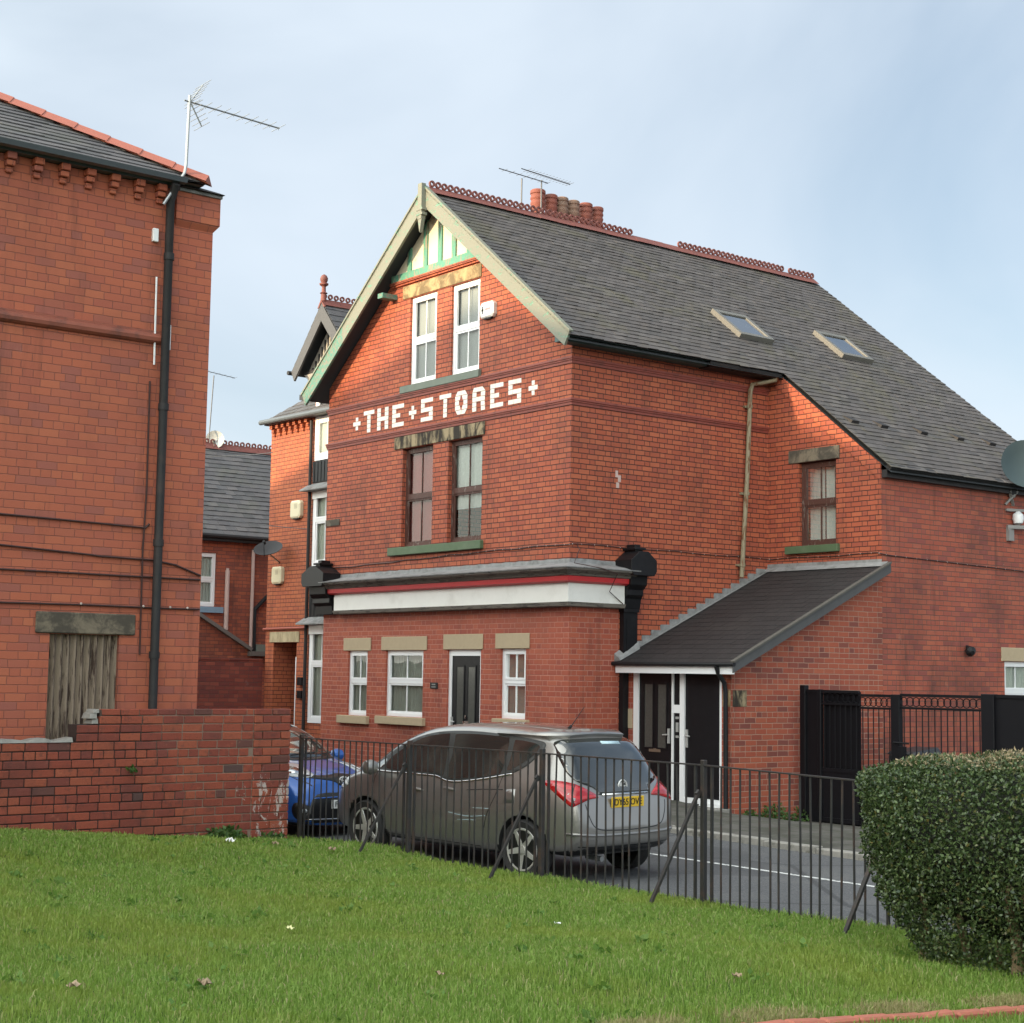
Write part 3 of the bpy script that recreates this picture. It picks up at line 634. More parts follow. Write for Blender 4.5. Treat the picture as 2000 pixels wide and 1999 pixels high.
# shop fascia that turns the corner
def fas(name, prof, mat, x0=-7.45, y1=1.15): bm = W(); sweepL(bm, prof, x0, y1); return obj(name, bm, mat, B)
fas('fascia', [(0, 3.395), (.15, 3.395), (.15, 3.74), (0, 3.74)], MT['white_board'], -7.43, 1.15)
fas('fascia_foot', [(0, 3.31), (.16, 3.325), (.19, 3.392), (0, 3.392)], MT['cornice'], -7.43, 1.15)
fas('red_band', [(0, 3.72), (.19, 3.722), (.25, 3.752), (.26, 3.835), (0, 3.84)], MT['red_trim'], -7.6, 1.25)
fas('cornice', [(0, 3.842), (.28, 3.842), (.31, 3.873), (.30, 3.876), (.35, 3.90), (.34, 3.905), (.42, 3.935), (.43, 3.965), (0, 3.965)], MT['cornice'], -7.6, 1.27)
bm = W(); ys = [-7.6+i*.2 for i in range(39)]
prof = lambda k: [(.445, 3.962), (.45, 3.98), (.28+.02*math.sin(k*2.1), 4.02+.008*math.sin(k*5)), (.09, 4.06), (.015, 4.085), (.012, 4.15+.012*math.sin(k*3.3)), (0, 4.15)]
st = [[bm.verts.new((x, -d, z)) for d, z in prof(i)] for i, x in enumerate(ys)] + [[bm.verts.new((d, -d, z)) for d, z in prof(1)]] + [[bm.verts.new((d, y, z)) for d, z in prof(y*9)] for y in (.25, .5, .75, 1.0, 1.27)]
for a, b in zip(st, st[1:]):
    for k in range(6): bm.faces.new((a[k], a[k+1], b[k+1], b[k]))
obj('fascia_lead', bm, MT['lead'], B)
def cprism(bm, t, poly, u0, u1):
    a = [bm.verts.new(t(u0, d, v)) for d, v in poly]; b = [bm.verts.new(t(u1, d, v)) for d, v in poly]; n = len(poly)
    bm.faces.new(a); bm.faces.new(b[::-1])
    for i in range(n): bm.faces.new((a[i], a[(i+1) % n], b[(i+1) % n], b[i]))
def console(t, u0, u1, pil=None):
    bm = W(); um = (u0+u1)/2; a, b = u0+.06, u1-.06
    cprism(bm, t, [(0, 3.32), (.12, 3.32), (.14, 3.50), (.20, 3.56), (.20, 3.66), (.30, 3.74), (.32, 3.92), (0, 3.92)], a+.05, b-.05)
    tprism(bm, t, [(a, 3.90), (b, 3.90), (u1, 3.98), (u1, 4.17), (um+.1, 4.33), (um-.1, 4.33), (u0, 4.17), (u0, 3.98)], 0, .44)
    tbox(bm, t, um-.09, um+.09, .02, .30, 4.33, 4.36); tbox(bm, t, um-.13, um+.13, .0, .34, 4.36, 4.40); tbox(bm, t, um-.07, um+.07, .04, .26, 4.40, 4.46)
    o = obj('console', bm, MT['black_paint'], B, bevel=.006)
    if pil:
        bm = W(); tbox(bm, t, pil[0], pil[1], 0, .11, -.3, 3.26); tbox(bm, t, pil[0]-.02, pil[1]+.02, 0, .14, 3.26, 3.32); tbox(bm, t, pil[0]+.07, pil[1]-.07, .11, .118, 2.4, 3.15)
        obj('pilaster', bm, MT['black_paint'], B)
console(SD, 1.05, 1.66, (1.17, 1.50)); console(FR, -8.30, -7.42)
# eaves board, gutters, drainpipe
bm = W(); cprism(bm, SD, [(0, 7.90), (.22, 7.90), (.24, 7.95), (.33, 7.97), (.36, 8.03), (.34, 8.05), (0, 8.05)], -.40, 3.1); obj('eaves_board', bm, MT['green_board'], B)
bm = W(); tube(bm, [SD(3.0, .36, 7.95), SD(4.93, .36, 7.93)], .062, 10); tbox(bm, SD, 3.1, 4.97, 0, .30, 7.88, 7.98); obj('gutter', bm, MT['pipe_dark'], B)
bm = W(); tube(bm, [SD(4.85, .36, 7.92), SD(4.84, .34, 7.84), SD(4.62, .16, 7.78), SD(4.45, .10, 7.74), SD(4.40, .09, 7.60), SD(4.32, .09, 6.0), SD(4.17, .09, 4.02)], .045, 10)
for zz, yy in ((7.3, 4.385), (5.62, 4.30), (4.25, 4.19)): tube(bm, [SD(yy, .09, zz-.03), SD(yy, .09, zz+.03)], .058, 10); tbox(bm, SD, yy-.1, yy+.1, 0, .05, zz-.02, zz+.02)
obj('drainpipe', bm, MT['pipe_rust'], B, True)
bm = W(); tube(bm, [WS(5.0, .16, RZ(2.92)-.05), WS(10.95, .16, RZ(2.92)-.05)], .06, 10); tbox(bm, WS, 5.0, 10.9, 0, .12, 5.76, 5.90); obj('gutter', bm, MT['pipe_dark'], B)
# ridge tiles with pierced crests
bm = W(); yy = -.33
while yy < 10.9:
    l = .45; dz = (random.random()-.5)*.012
    for sx in (-1, 1): face(bm, [(-4.035, yy, 11.635+dz), (-4.035, yy+l-.006, 11.635+dz), (-4.035+sx*.19, yy+l-.006, 11.47+dz), (-4.035+sx*.19, yy, 11.47+dz)])
    face(bm, [(-4.035-.19, yy, 11.47+dz), (-4.035, yy, 11.635+dz), (-4.035+.19, yy, 11.47+dz)])
    if not 4.85 < yy < 6.1:
        for k in range(3):
            if 9.75 < yy+k*.15 < 9.95: continue
            crest(bm, (-4.035, yy+.075+k*.15, 11.655+dz), (0, 1, 0), .068, .04, .034, .045)
    yy += l
obj('ridge_tiles', bm, MT['terracotta'], B)
# chimney
bm = W(); box(bm, -5.3, -4.72, 2.95, 5.78, 9.6, 11.62); box(bm, -5.36, -4.66, 2.89, 5.84, 11.62, 11.72); box(bm, -5.40, -4.62, 2.85, 5.88, 11.725, 11.80)
ch = obj('chimney', bm, MT['brick_side'], B)
for y, hh, r, mk in ((3.2, .66, .165, 'pot_red'), (3.56, .62, .148, 'pot_red'), (3.87, .62, .145, 'pot_buff'), (4.19, .61, .145, 'pot_buff'), (4.55, .62, .155, 'pot_red'), (4.89, .60, .138, 'pot_red')):
    bm = W(); z0 = 11.83; pr = [(r*.80, 0), (r*.82, .08), (r*.88, hh*.45), (r*.99, hh*.52), (r*.99, hh*.57), (r*.90, hh*.60), (r*.90, hh*.66), (r*1.0, hh*.69), (r*1.0, hh*.74), (r*.92, hh*.77), (r*.92, hh*.84), (r*1.03, hh*.87), (r*1.0, hh*.97), (r*.86, hh), (r*.70, hh), (r*.66, hh*.7)]
    lathe(bm, pr, (-5.0, y, z0), 18); obj('chimney_pot', bm, MT[mk], ch, True)
# skylights, roof vents on the slope
RP0 = Vector((3.0, 0, RZ(3.0))); RU = Vector((0, 1, 0)); RS = Vector((-1, 0, .8)).normalized(); RN = RU.cross(RS)
RF = lambda u, d, v: RP0+RU*u+RN*d+RS*v
sv = lambda x: (3.0-x)/c8
MT['skyframe'] = plain('skylight_frame', (.16, .155, .14), .5, .2, .1, 5)
for y0, y1 in ((4.80, 5.76), (7.86, 8.84)):
    v0, v1 = sv(-.60), sv(-1.40); bm = W()
    for q in ((y0, y0+.10, v0, v1), (y1-.10, y1, v0, v1), (y0+.10, y1-.10, v0, v0+.10), (y0+.10, y1-.10, v1-.12, v1)): tbox(bm, RF, q[0], q[1], .0, .11, q[2], q[3])
    so = obj('skylight', bm, MT['skyframe'], B)
    bm = W(); tbox(bm, RF, y0+.10, y1-.10, .03, .085, v0+.10, v1-.12); obj('pane', bm, MT['glass_obscure'], so)
    bm = W(); tbox(bm, RF, y0+.10, y0+.105, .085, .10, v0+.1, v1-.12); tbox(bm, RF, y0+.10, y1-.10, .02, .028, v0+.10, v1-.12); obj('blind', bm, MT['net'], so)
for y in (5.40, 6.25, 7.45, 8.6, 9.65):
    bm = W(); v = sv(1.8); hexa(bm, [RF(y-.11, 0, v), RF(y+.11, 0, v), RF(y+.11, 0, v+.25), RF(y-.11, 0, v+.25), RF(y-.10, .07, v+.01), RF(y+.10, .07, v+.01), RF(y+.11, .02, v+.25), RF(y-.11, .02, v+.25)])
    obj('roof_vent', bm, MT['slate_porch'], B)
# cable clipped along the walls
bm = W(); pts = [FR(-8.0+i*.5, .015, 4.30+.10*sstep(-8, -1, -8+i*.5)+.012*math.sin(i*2.3)) for i in range(17)] + [Vector((.02, -.02, 4.40))] + [SD(i*.6+.1, .015, 4.41+.01*math.sin(i*2)) for i in range(9)] + [WG(.15+i*.5, .015, 4.40+.012*math.sin(i*1.7)) for i in range(6)] + [Vector((2.77, 4.96, 4.38))] + [WS(5.2+i*.6, .015, 4.365-.012*i) for i in range(9)]
tube(bm, pts, .011, 5); nf = len(bm.faces); clips(bm, pts[8:], .25, .013)
for k, fc in enumerate(bm.faces): fc.material_index = int(k >= nf)
MT['clip'] = plain('pale_clip', (.5, .42, .38)); obj('cable', bm, [MT['cable'], MT['clip']], B)
bm = W(); tube(bm, [SD(.15, .02, 4.40), SD(.05, .2, 4.30), Vector((.30, -.15, 4.05)), Vector((.47, .3, 3.98)), Vector((.46, .7, 3.9)), Vector((.2, .75, 3.6)), Vector((.16, 1.1, 3.40))], .008, 5); obj('cable', bm, MT['cable'], B)
bm = W()
for q in ((1.04, 1.10, 5.66, 5.78), (1.10, 1.17, 5.58, 5.70), (1.06, 1.13, 5.47, 5.57)): tbox(bm, SD, q[0], q[1], 0, .004, q[2], q[3])
obj('plaster_patch', bm, MT['pipe_beige'], B)
# lean-to porch
PF = T((0, 1.3, 0), (1, 0, 0), (0, -1, 0)); PSd = T((2.62, 1.3, 0), (.13, 3.69, 0), (3.69, -.13, 0)); PL = 3.69
pz = lambda y: 2.36+.458*(y-1.0)
bm = W(); wall(bm, PSd, [(0, pz(1.3)-.10), (PL, pz(4.99)-.10)], [], -.6); wall(bm, PF, [(2.395, 2.3), (2.62, 2.3)], [], -.6)
obj('porch_wall', bm, MT['brick_porch'], B)
bm = W(); tbox(bm, PF, .0, .235, -.05, .0, -.4, 2.3); obj('porch_wall', bm, MT['brick_low'], B)
slab('stone_block', B, PF, .02, .225, 1.22, 1.56, MT['stone_buff'], .012, -.001)
slab('stone_block', B, PSd, .02, .34, 1.66, 1.93, MT['stone_dark'], .008, -.001)
slab('stone_block', B, PF, 2.42, 2.60, 1.66, 1.93, MT['stone_mid'], .012, -.001)
bm = W(); cp = 1/math.sqrt(1+.458**2)
slates(bm, (.02, 1.0, pz(1.0)), (1, 0, 0), (0, 1, .458), 22, .2, .31, lambda r: (0, 2.92), jit=.003, seed=11, th=.007)
PR = obj('porch_roof', bm, MT['slate_porch'], B)
bm = W(); face(bm, [(.02, 1.02, pz(1.02)-.012), (2.92, 1.02, pz(1.02)-.012), (2.92, 4.98, pz(4.98)-.012), (.02, 4.98, pz(4.98)-.012)]); face(bm, [(.02, 1.06, pz(1.02)-.08), (2.90, 1.06, pz(1.02)-.08), (2.90, 4.98, pz(4.98)-.08), (.02, 4.98, pz(4.98)-.08)]); obj('roof_boarding', bm, MT['soffit'], PR)
bm = W(); A = [(2.925, 1.0, pz(1.0)+.01), (2.925, 4.985, pz(4.985)+.01), (2.925, 4.985, pz(4.985)-.15), (2.925, 1.0, pz(1.0)-.15)]
hexa(bm, A+[(2.955, y, z) for _, y, z in A]); obj('verge_board', bm, plain('grey_verge_board', (.07, .07, .072), .7, 0, .25, 6), PR)
bm = W(); beam(bm, (2.93, .99, pz(.99)+.03), (2.93, 4.985, pz(4.985)+.03), .09, .03); obj('verge_strip', bm, plain('worn_verge_strip', (.085, .078, .068), .7, 0, .3, 7), PR)
bm = W(); n = 15
for i in range(n):
    y0 = 1.5+i*(4.9-1.5)/n; y1 = y0+.25; b0, b1 = pz(y0), pz(y1); hexa(bm, [(0.0, y0, b0), (.012+.004*(i % 2), y0, b0), (.012+.004*(i % 2), y1, b1), (0.0, y1, b1), (0.0, y0-.03, b0+.13), (.02, y0-.03, b0+.17), (.012, y1-.02, b1+.06), (0.0, y1-.02, b1+.06)])
hexa(bm, [(0, 1.05, pz(1.05)), (.16, 1.05, pz(1.05)+.02), (.16, 1.52, pz(1.52)+.02), (0, 1.52, pz(1.52)), (0, 1.05, pz(1.05)+.14), (.12, 1.05, pz(1.05)+.07), (.12, 1.52, pz(1.52)+.14), (0, 1.52, pz(1.52)+.2)])
face(bm, [(.0, 1.4, pz(1.4)+.02), (.10, 1.4, pz(1.4)+.025), (.10, 4.95, pz(4.95)+.025), (.0, 4.95, pz(4.95)+.02)])
face(bm, [(0, 4.85, pz(4.85)+.03), (2.9, 4.85, pz(4.85)+.03), (2.9, 4.97, pz(4.97)+.06), (0, 4.97, pz(4.97)+.06)]); face(bm, [(0, 4.97, pz(4.97)+.06), (2.76, 4.97, pz(4.97)+.06), (2.76, 4.975, pz(4.97)+.11), (0, 4.975, pz(4.97)+.13)])
obj('flashing', bm, MT['lead'], PR)
bm = W(); tbox(bm, PF, .03, 2.90, .22, .245, 2.19, 2.315); tbox(bm, PF, .03, 2.62, 0, .22, 2.19, 2.21); obj('porch_fascia', bm, MT['upvc'], B)
bm = W(); tube(bm, [PF(.0, .29, 2.352), PF(2.96, .29, 2.352)], .037, 10); obj('gutter', bm, MT['black_upvc'], B)
bm = W(); tube(bm, [PF(2.56, .30, 2.32), PF(2.55, .24, 2.2), PF(2.54, .09, 2.05), PF(2.54, .06, 1.9), PF(2.55, .06, -.06)], .038, 10); obj('drainpipe', bm, MT['black_upvc'], B, True)
bm = W()
for q in ((.235, .36, 0, 2.19), (1.20, 1.235, 0, 2.19), (1.40, 1.505, 0, 2.19), (2.345, 2.395, 0, 2.19)): tbox(bm, PF, q[0], q[1], -.06, .0, .03, q[3])
tbox(bm, PF, .36, 1.2, -.06, -.002, .03, .07); tbox(bm, PF, 1.505, 2.345, -.06, .002, .03, .12); tbox(bm, PF, 1.236, 1.399, -.05, -.005, 1.52, 1.66); tbox(bm, PF, 1.9, 2.39, 0, .03, .0, .06)
obj('door_frame', bm, MT['upvc'], B)
d = black_door(B, PF, .36, 1.2, .07, 2.19, -.03); bm = W(); tbox(bm, PF, 1.10, 1.14, -.03, .0, 1.0, 1.25); tube(bm, [PF(1.12, .02, 1.15), PF(1.0, .02, 1.14)], .012); obj('handle', bm, MT['galv_door'], d)
bm = W(); tbox(bm, PF, .62, .90, -.03, -.018, .84, .90); obj('letterbox', bm, plain('bronze_letterbox', (.16, .11, .08), .5), d)
d = black_door(B, PF, 1.505, 2.345, .12, 2.19, -.035, False); bm = W(); tbox(bm, PF, 1.53, 1.57, -.035, -.01, .95, 1.25); tube(bm, [PF(1.55, .02, 1.15), PF(1.66, .02, 1.14)], .012); obj('handle', bm, MT['galv_door'], d)
bm = W(); tbox(bm, PF, 1.235, 1.40, -.06, -.03, .03, 2.19); sp = obj('side_panel', bm, MT['black_paint'], B)
bm = W(); tbox(bm, PF, 1.28, 1.36, -.03, -.015, 1.42, 1.46); tbox(bm, PF, 1.29, 1.35, -.03, -.015, 1.20, 1.36); tbox(bm, PF, 1.285, 1.355, -.03, -.018, 1.10, 1.14); obj('bell_plate', bm, plain('grey_bell_plate', (.32, .32, .31)), sp)
bm = W(); tbox(bm, PF, .2, 2.6, -.05, .34, -.45, .0); obj('door_step', bm, MT['concrete'], B, bevel=.012)

# ------------------------------------------------------------------ terraced house beside it
NB = T((0, 1.0, 0), (1, 0, 0), (0, -1, 0))
H = thing('terraced_house', 'orange brick house with stacked white bay windows and recessed doorway, beside the gabled building', 'house', (-10, 1, 0))
def part(name, bm, mat, p=H, **k): o = obj(name, bm, mat, None, **k); return rel(o, p) if p is not None and p.type == 'EMPTY' else (setattr(o, 'parent', p) or o)
def relp(o, p): o.parent = p; return o
bm = W(); wall(bm, NB, [(-12.28, 8.0), (-10.30, 8.0)], [(-11.90, -10.84, -.3, 2.785)], -.4, .75); wall(bm, NB, [(-10.3, 8.9), (-8.07, 8.9)], [(-10.26, -8.5, .97, 3.12), (-10.26, -8.5, 4.46, 6.2), (-10.26, -8.5, 6.9, 8.42)], -.4, .1)
face(bm, [(-12.28, 1, -.4), (-12.28, 1, 8), (-12.28, 9, 8), (-12.28, 9, -.4)]); face(bm, [(-12.28, 9, -.4), (-8, 9, -.4), (-8, 9, 9), (-12.28, 9, 8)])
part('wall', bm, MT['brick_house'])
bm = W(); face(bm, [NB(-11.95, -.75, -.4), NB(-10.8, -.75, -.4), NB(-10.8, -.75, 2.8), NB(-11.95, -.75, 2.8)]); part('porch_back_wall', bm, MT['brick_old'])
bm = W(); hexa(bm, [NB(-10.91, -.02, .1), NB(-10.85, -.02, .1), NB(-10.85, -.68, .1), NB(-10.91, -.68, .1), NB(-10.91, -.02, 2.45), NB(-10.85, -.02, 2.45), NB(-10.85, -.68, 2.45), NB(-10.91, -.68, 2.45)]); dd = part('door', bm, MT['upvc'])
bm = W(); tbox(bm, NB, -10.93, -10.91, -.12, -.07, 1.05, 1.3); relp(obj('handle', bm, MT['black_paint']), dd)
bm = W(); tbox(bm, NB, -12.06, -10.72, 0, .02, 2.79, 3.03); part('lintel', bm, MT['stone_cream'])
bm = W(); tube(bm, [NB(-12.33, .04, 3.10), NB(-10.33, .04, 3.115)], .028, 8); part('conduit', bm, MT['red_pipe'])
for z0 in (1.90, 1.60):
    bm = W(); tbox(bm, NB, -10.66, -10.46, 0, .08, z0-.09, z0+.09); part('meter_box', bm, MT['black_paint'], bevel=.006)
for v0, v1 in ((.98, 3.11), (4.47, 6.19), (6.91, 8.41)):
    wo = window(None, NB, -10.25, -8.5, v0, v1, 'upvc', -.02, 'net', MT['net'], 3, .62, fr=.11); rel(wo, H)
for lo, hi in ((6.40, 6.89), (3.33, 4.44)):
    bm = W(); tbox(bm, NB, -10.28, -8.1, 0, .04, lo, hi)
    for i in range(16): tbox(bm, NB, -10.27+i*.14, -10.19+i*.14, .038, .052, lo+.02, hi-.02)
    part('bay_boarding', bm, MT['black_upvc'])
for z0 in (6.2, 3.17):
    bm = W(); cprism(bm, NB, [(0, z0), (.30, z0), (.30, z0+.03), (.02, z0+.19), (0, z0+.19)], -10.42, -8.1); part('bay_canopy', bm, MT['lead'])
for lo, hi in ((2.96, 3.16), (6.03, 6.19)):
    bm = W(); tbox(bm, NB, -10.24, -8.1, .03, .055, lo, hi); part('bay_board', bm, MT['upvc'])
bm = W(); tube(bm, [NB(-10.34, .07, 7.85), NB(-10.34, .07, -.2)], .04, 8); part('drainpipe', bm, MT['pipe_dark'])
bm = W(); tube(bm, [NB(-12.36, .27, 8.0), NB(-10.3, .27, 7.97), NB(-8.3, .27, 7.94)], .06, 10); tbox(bm, NB, -12.3, -8.1, 0, .2, 7.93, 8.0); part('gutter', bm, MT['gutter_grey'])
for i in range(7):
    bm = W(); x = -12.17+i*.265; tbox(bm, NB, x, x+.12, 0, .13, 7.83, 7.925); tbox(bm, NB, x+.01, x+.11, 0, .08, 7.74, 7.83); tbox(bm, NB, x+.03, x+.09, 0, .04, 7.66, 7.74); part('corbel', bm, MT['brick_house'])
bm = W(); ch_ = 1/math.sqrt(1+.79**2); slates(bm, (0, .78, 8.0), (1, 0, 0), (0, 1, .79), 16, .2, .28, lambda r: (-12.32+(r+.3)*.2*ch_, -8.1), seed=21)
nr = part('roof', bm, MT['slate_far'])
bm = W(); face(bm, [(-12.32, .78, 7.99), (-8.1, .78, 7.99), (-8.1, 3.9, 10.4), (-9.3, 3.9, 10.4)]); face(bm, [(-12.32, .78, 7.99), (-9.3, 3.9, 10.4), (-9.3, 6, 10.4), (-12.32, 9, 7.99)]); part('roof_boarding', bm, MT['slate_far'])
# gablet over the bay
GD = T((0, .5, 0), (1, 0, 0), (0, -1, 0)); AX, AZ, SG = -9.25, 10.33, 1.13
gz = lambda x: AZ-SG*abs(x-AX)
bm = W()
for s in (-1, 1):
    xs = lambda k: AX+s*k
    tprism(bm, GD, [(AX, AZ), (xs(1.24), gz(xs(1.24))), (xs(1.12), gz(xs(1.24))-.22), (AX, AZ-.40)], 0, .05)
part('barge_board', bm, MT['grey_trim'])
bm = W(); tprism(bm, GD, [(AX-1.1, 8.93), (AX+1.1, 8.93), (AX, AZ-.25)], -.34, -.30); gp = part('gable_panel', bm, MT['pale_boards'])
bm = W()
for i in range(17):
    x = AX-1.02+i*.127; tprism(bm, GD, [(x, 8.95), (x+.06, 8.95), (x+.06, min(gz(x+.06), gz(x))-.3), (x, min(gz(x+.06), gz(x))-.3)], -.30, -.285)
tbox(bm, GD, AX-1.15, AX+1.15, -.32, -.2, 8.86, 8.95); part('gable_strips', bm, MT['dark_boards'])
bm = W(); cprism(bm, GD, [(-.5, 8.4), (-.46, 8.4), (-.42, 8.62), (-.25, 8.8), (-.18, 8.86), (-.5, 8.86)], AX-1.05, AX+1.2); part('bay_cornice', bm, MT['white_board'])
bm = W()
for s in (-1, 1):
    slates(bm, (AX+s*1.27, .46, gz(AX+1.27)+.02), (0, 1, 0), (-s, 0, SG), 9, .21, .26, lambda r: (0, 4.0), seed=31+s)
gr = part('gablet_roof', bm, MT['slate_far'])
bm = W()
for s in (-1, 1):
    for dz in (0, -.05): face(bm, [(AX, .47, AZ+dz), (AX+s*1.26, .47, gz(AX+1.26)+dz), (AX+s*1.26, 4.5, gz(AX+1.26)+dz), (AX, 4.5, AZ+dz)])
part('gablet_boarding', bm, MT['soffit'])
bm = W(); tube(bm, [(AX-1.32, .40, 8.92), (AX-1.32, 2, 8.95)], .05, 8); part('gablet_gutter', bm, MT['pipe_dark'])
bm = W(); yy = .44
for i in range(26):
    y = yy+i*.155
    if i % 3 == 0:
        for s in (-1, 1): face(bm, [(AX, y, AZ+.10), (AX, y+.46, AZ+.10), (AX+s*.13, y+.46, AZ-.06), (AX+s*.13, y, AZ-.06)])
    crest(bm, (AX, y+.08, AZ+.12), (0, 1, 0), .062, .04, .03, .045)
part('ridge_tiles', bm, MT['terracotta'])
bm = W(); lathe(bm, [(.07, 0), (.06, .16), (.09, .18), (.05, .21), (.045, .33), (.10, .37), (.105, .40), (.06, .42), (.085, .47), (.09, .52), (.06, .58), (.015, .61)], (AX, .50, AZ+.05), 14); part('finial', bm, MT['terracotta'], smooth=True)
for s in (0,):
    bm = W(); tprism(bm, GD, [(AX-.02, AZ+.08), (AX-.16, AZ-.10), (AX-.10, AZ-.10), (AX, AZ+.03), (AX+.10, AZ-.10), (AX+.16, AZ-.10)], .02, .06); part('ridge_end', bm, MT['terracotta'])

# ------------------------------------------------------------------ rear house and yard wall behind the gap
RT = T((-16, 0, 0), (0, 1, 0), (1, 0, 0))
RH = thing('rear_house', 'distant dark red brick house with slate roof and crested ridge in the gap behind', 'house', (-16, 1, 0))
bm = W(); wall(bm, RT, [(-4, 5.55), (7, 5.55)], [(.72, 1.60, 3.74, 5.12)], -.4, .1); face(bm, [(-16, -4, -.4), (-16, -4, 5.55), (-19, -4, 8.2), (-22, -4, 5.55), (-22, -4, -.4)]); part('wall', bm, MT['brick_rear'], RH)
wo = window(None, RT, .73, 1.59, 3.75, 5.11, 'upvc', .04, 'net', MT['net_white'], 0, .5, fr=.06); rel(wo, RH)
bm = W(); tbox(bm, RT, .6, 1.80, 0, .08, 3.58, 3.73); part('sill', bm, MT['blue_sill'], RH)
bm = W(); slates(bm, (-15.78, 0, 5.58), (0, 1, 0), (-1, 0, .85), 20, .21, .3, lambda r: (-4, 7), jit=.01, seed=41); part('roof', bm, MT['slate_far'], RH)
bm = W(); face(bm, [(-15.8, -4, 5.56), (-15.8, 7, 5.56), (-19, 7, 8.28), (-19, -4, 8.28)]); face(bm, [(-22.2, -4, 5.56), (-22.2, 7, 5.56), (-19, 7, 8.28), (-19, -4, 8.28)]); tbox(bm, RT, -4, 7, 0, .2, 5.42, 5.55); part('roof_boarding', bm, MT['soffit'], RH)
bm = W()
for i in range(60):
    y = -4+i*.185
    if i % 3 == 0:
        for s in (-1, 1): face(bm, [(-19, y, 8.42), (-19, y+.55, 8.42), (-19+s*.16, y+.55, 8.24), (-19+s*.16, y, 8.24)])
    crest(bm, (-19, y+.09, 8.42), (0, 1, 0), .075, .04, .035, .045)
part('ridge_tiles', bm, MT['terracotta'], RH)
bm = W(); tube(bm, [RT(-4, .26, 5.56), RT(7, .26, 5.53)], .06, 8); part('gutter', bm, MT['pipe_dark'], RH)
bm = W(); tube(bm, [RT(1.875, .1, 3.15), RT(1.875, .1, 4.68)], .058, 10); tube(bm, [RT(1.875, .1, 4.66), RT(1.875, .1, 4.74)], .04, 8); part('flue', bm, MT['pipe_beige'], RH)
bm = W(); tube(bm, [RT(2.62, .08, 2.65), RT(2.62, .08, 5.25)], .045, 8); part('soil_pipe', bm, MT['pipe_beige'], RH)
bm = W(); tube(bm, [RT(2.70, .09, 2.6), RT(2.70, .09, 3.70), RT(3.15, .09, 4.15)], .055, 8); part('drainpipe', bm, MT['black_upvc'], RH)
bm = W(); beam(bm, RT(1.0, .12, 3.58), RT(2.62, .12, 2.66), .12, .09); tbox(bm, RT, 2.58, 3.3, 0, .2, 2.50, 2.62); part('lean_to_verge', bm, plain('grey_verge', (.14, .125, .115), .7), RH)
bm = W(); tbox(bm, RT, 2.75, 3.3, .0, .18, 2.62, 2.80); part('lean_to_roof', bm, plain('green_grey_felt', (.16, .185, .16), .7), RH)
YW = T((-12.35, 0, 0), (0, 1, 0), (1, 0, 0))
bm = W(); tbox(bm, YW, -7, .98, -.2, 0, -.4, 2.36); yo = tag(obj('yard_wall', bm, MT['brick_old']), 'sooty dark red brick yard wall in the gap beside the recessed doorway', 'wall')
bm = W(); tbox(bm, YW, -7.02, .97, -.22, .02, 2.362, 2.41); obj('coping', bm, MT['brick_old'], yo)

# ------------------------------------------------------------------ house at the left edge
LB = T((4, 0, 0), (0, 1, 0), (1, 0, 0))
L = thing('brick_house', 'tall orange-red brick house wall with boarded window and red hip tiles at the left edge', 'house', (4, -10, 0))
bm = W(); wall(bm, LB, [(-26, 7.86), (-9.1, 7.86)], [(-10.94, -10.11, 1.0, 2.515)], -.4, .12); face(bm, [(4, -9.1, -.4), (4, -9.1, 7.86), (-14.7, -9.1, 7.86), (-14.7, -9.1, -.4)])
face(bm, [(-14.7, -9.1, -.4), (-14.7, -9.1, 7.86), (-14.7, -26, 7.86), (-14.7, -26, -.4)]); face(bm, [(4, -26, -.4), (4, -26, 7.86), (-14.7, -26, 7.86), (-14.7, -26, -.4)])
hexa(bm, [LB(-9.60, 0, 7.42), LB(-9.1, 0, 7.42), LB(-9.1, .0, 7.42), LB(-9.60, .0, 7.42), LB(-9.62, 0, 7.50), LB(-9.04, 0, 7.50), LB(-9.04, .06, 7.50), LB(-9.62, .06, 7.50)])
box(bm, 3.7, 4.06, -9.62, -9.04, 7.501, 7.835)
part('wall', bm, MT['brick_orange'], L)
bm = W(); box(bm, 3.6, 4.09, -9.60, -9.03, 7.836, 7.872); part('lead_cap', bm, MT['lead'], L)
bm = W(); hexa(bm, [(3.5, -9.60, 7.873), (4.16, -9.60, 7.873), (4.14, -9.02, 7.873), (3.5, -9.02, 7.873), (3.5, -9.60, 7.95), (4.10, -9.60, 7.93), (4.06, -9.06, 7.91), (3.5, -9.06, 7.91)]); part('corner_slate', bm, MT['slate_porch'], L)
bm = W(); n = 28; q = None
for i in range(n*4+1):
    u = -10.94+.83*i/(n*4); d = -.07+.026*math.cos(i/4*2*math.pi*.36); v = (bm.verts.new(LB(u, d, 1.0)), bm.verts.new(LB(u, d, 2.515)))
    if q: bm.faces.new((q[0], v[0], v[1], q[1]))
    q = v
part('window_board', bm, MT['boarding'], L)
bm = W(); tbox(bm, LB, -11.115, -9.925, 0, .03, 2.52, 2.76); part('lintel', bm, MT['stone_grey'], L, bevel=.012)
for y in (-15.9, -15.0, -14.0, -13.0, -12.3, -11.98, -11.66, -11.34, -11.03, -10.72, -10.42, -10.11, -9.83):
    bm = W(); tbox(bm, LB, y-.055, y+.055, 0, .13, 7.78, 7.86); tbox(bm, LB, y-.05, y+.05, 0, .10, 7.71, 7.775); tbox(bm, LB, y-.04, y+.04, 0, .05, 7.64, 7.705); part('corbel', bm, MT['brick_orange'], L, bevel=.008)
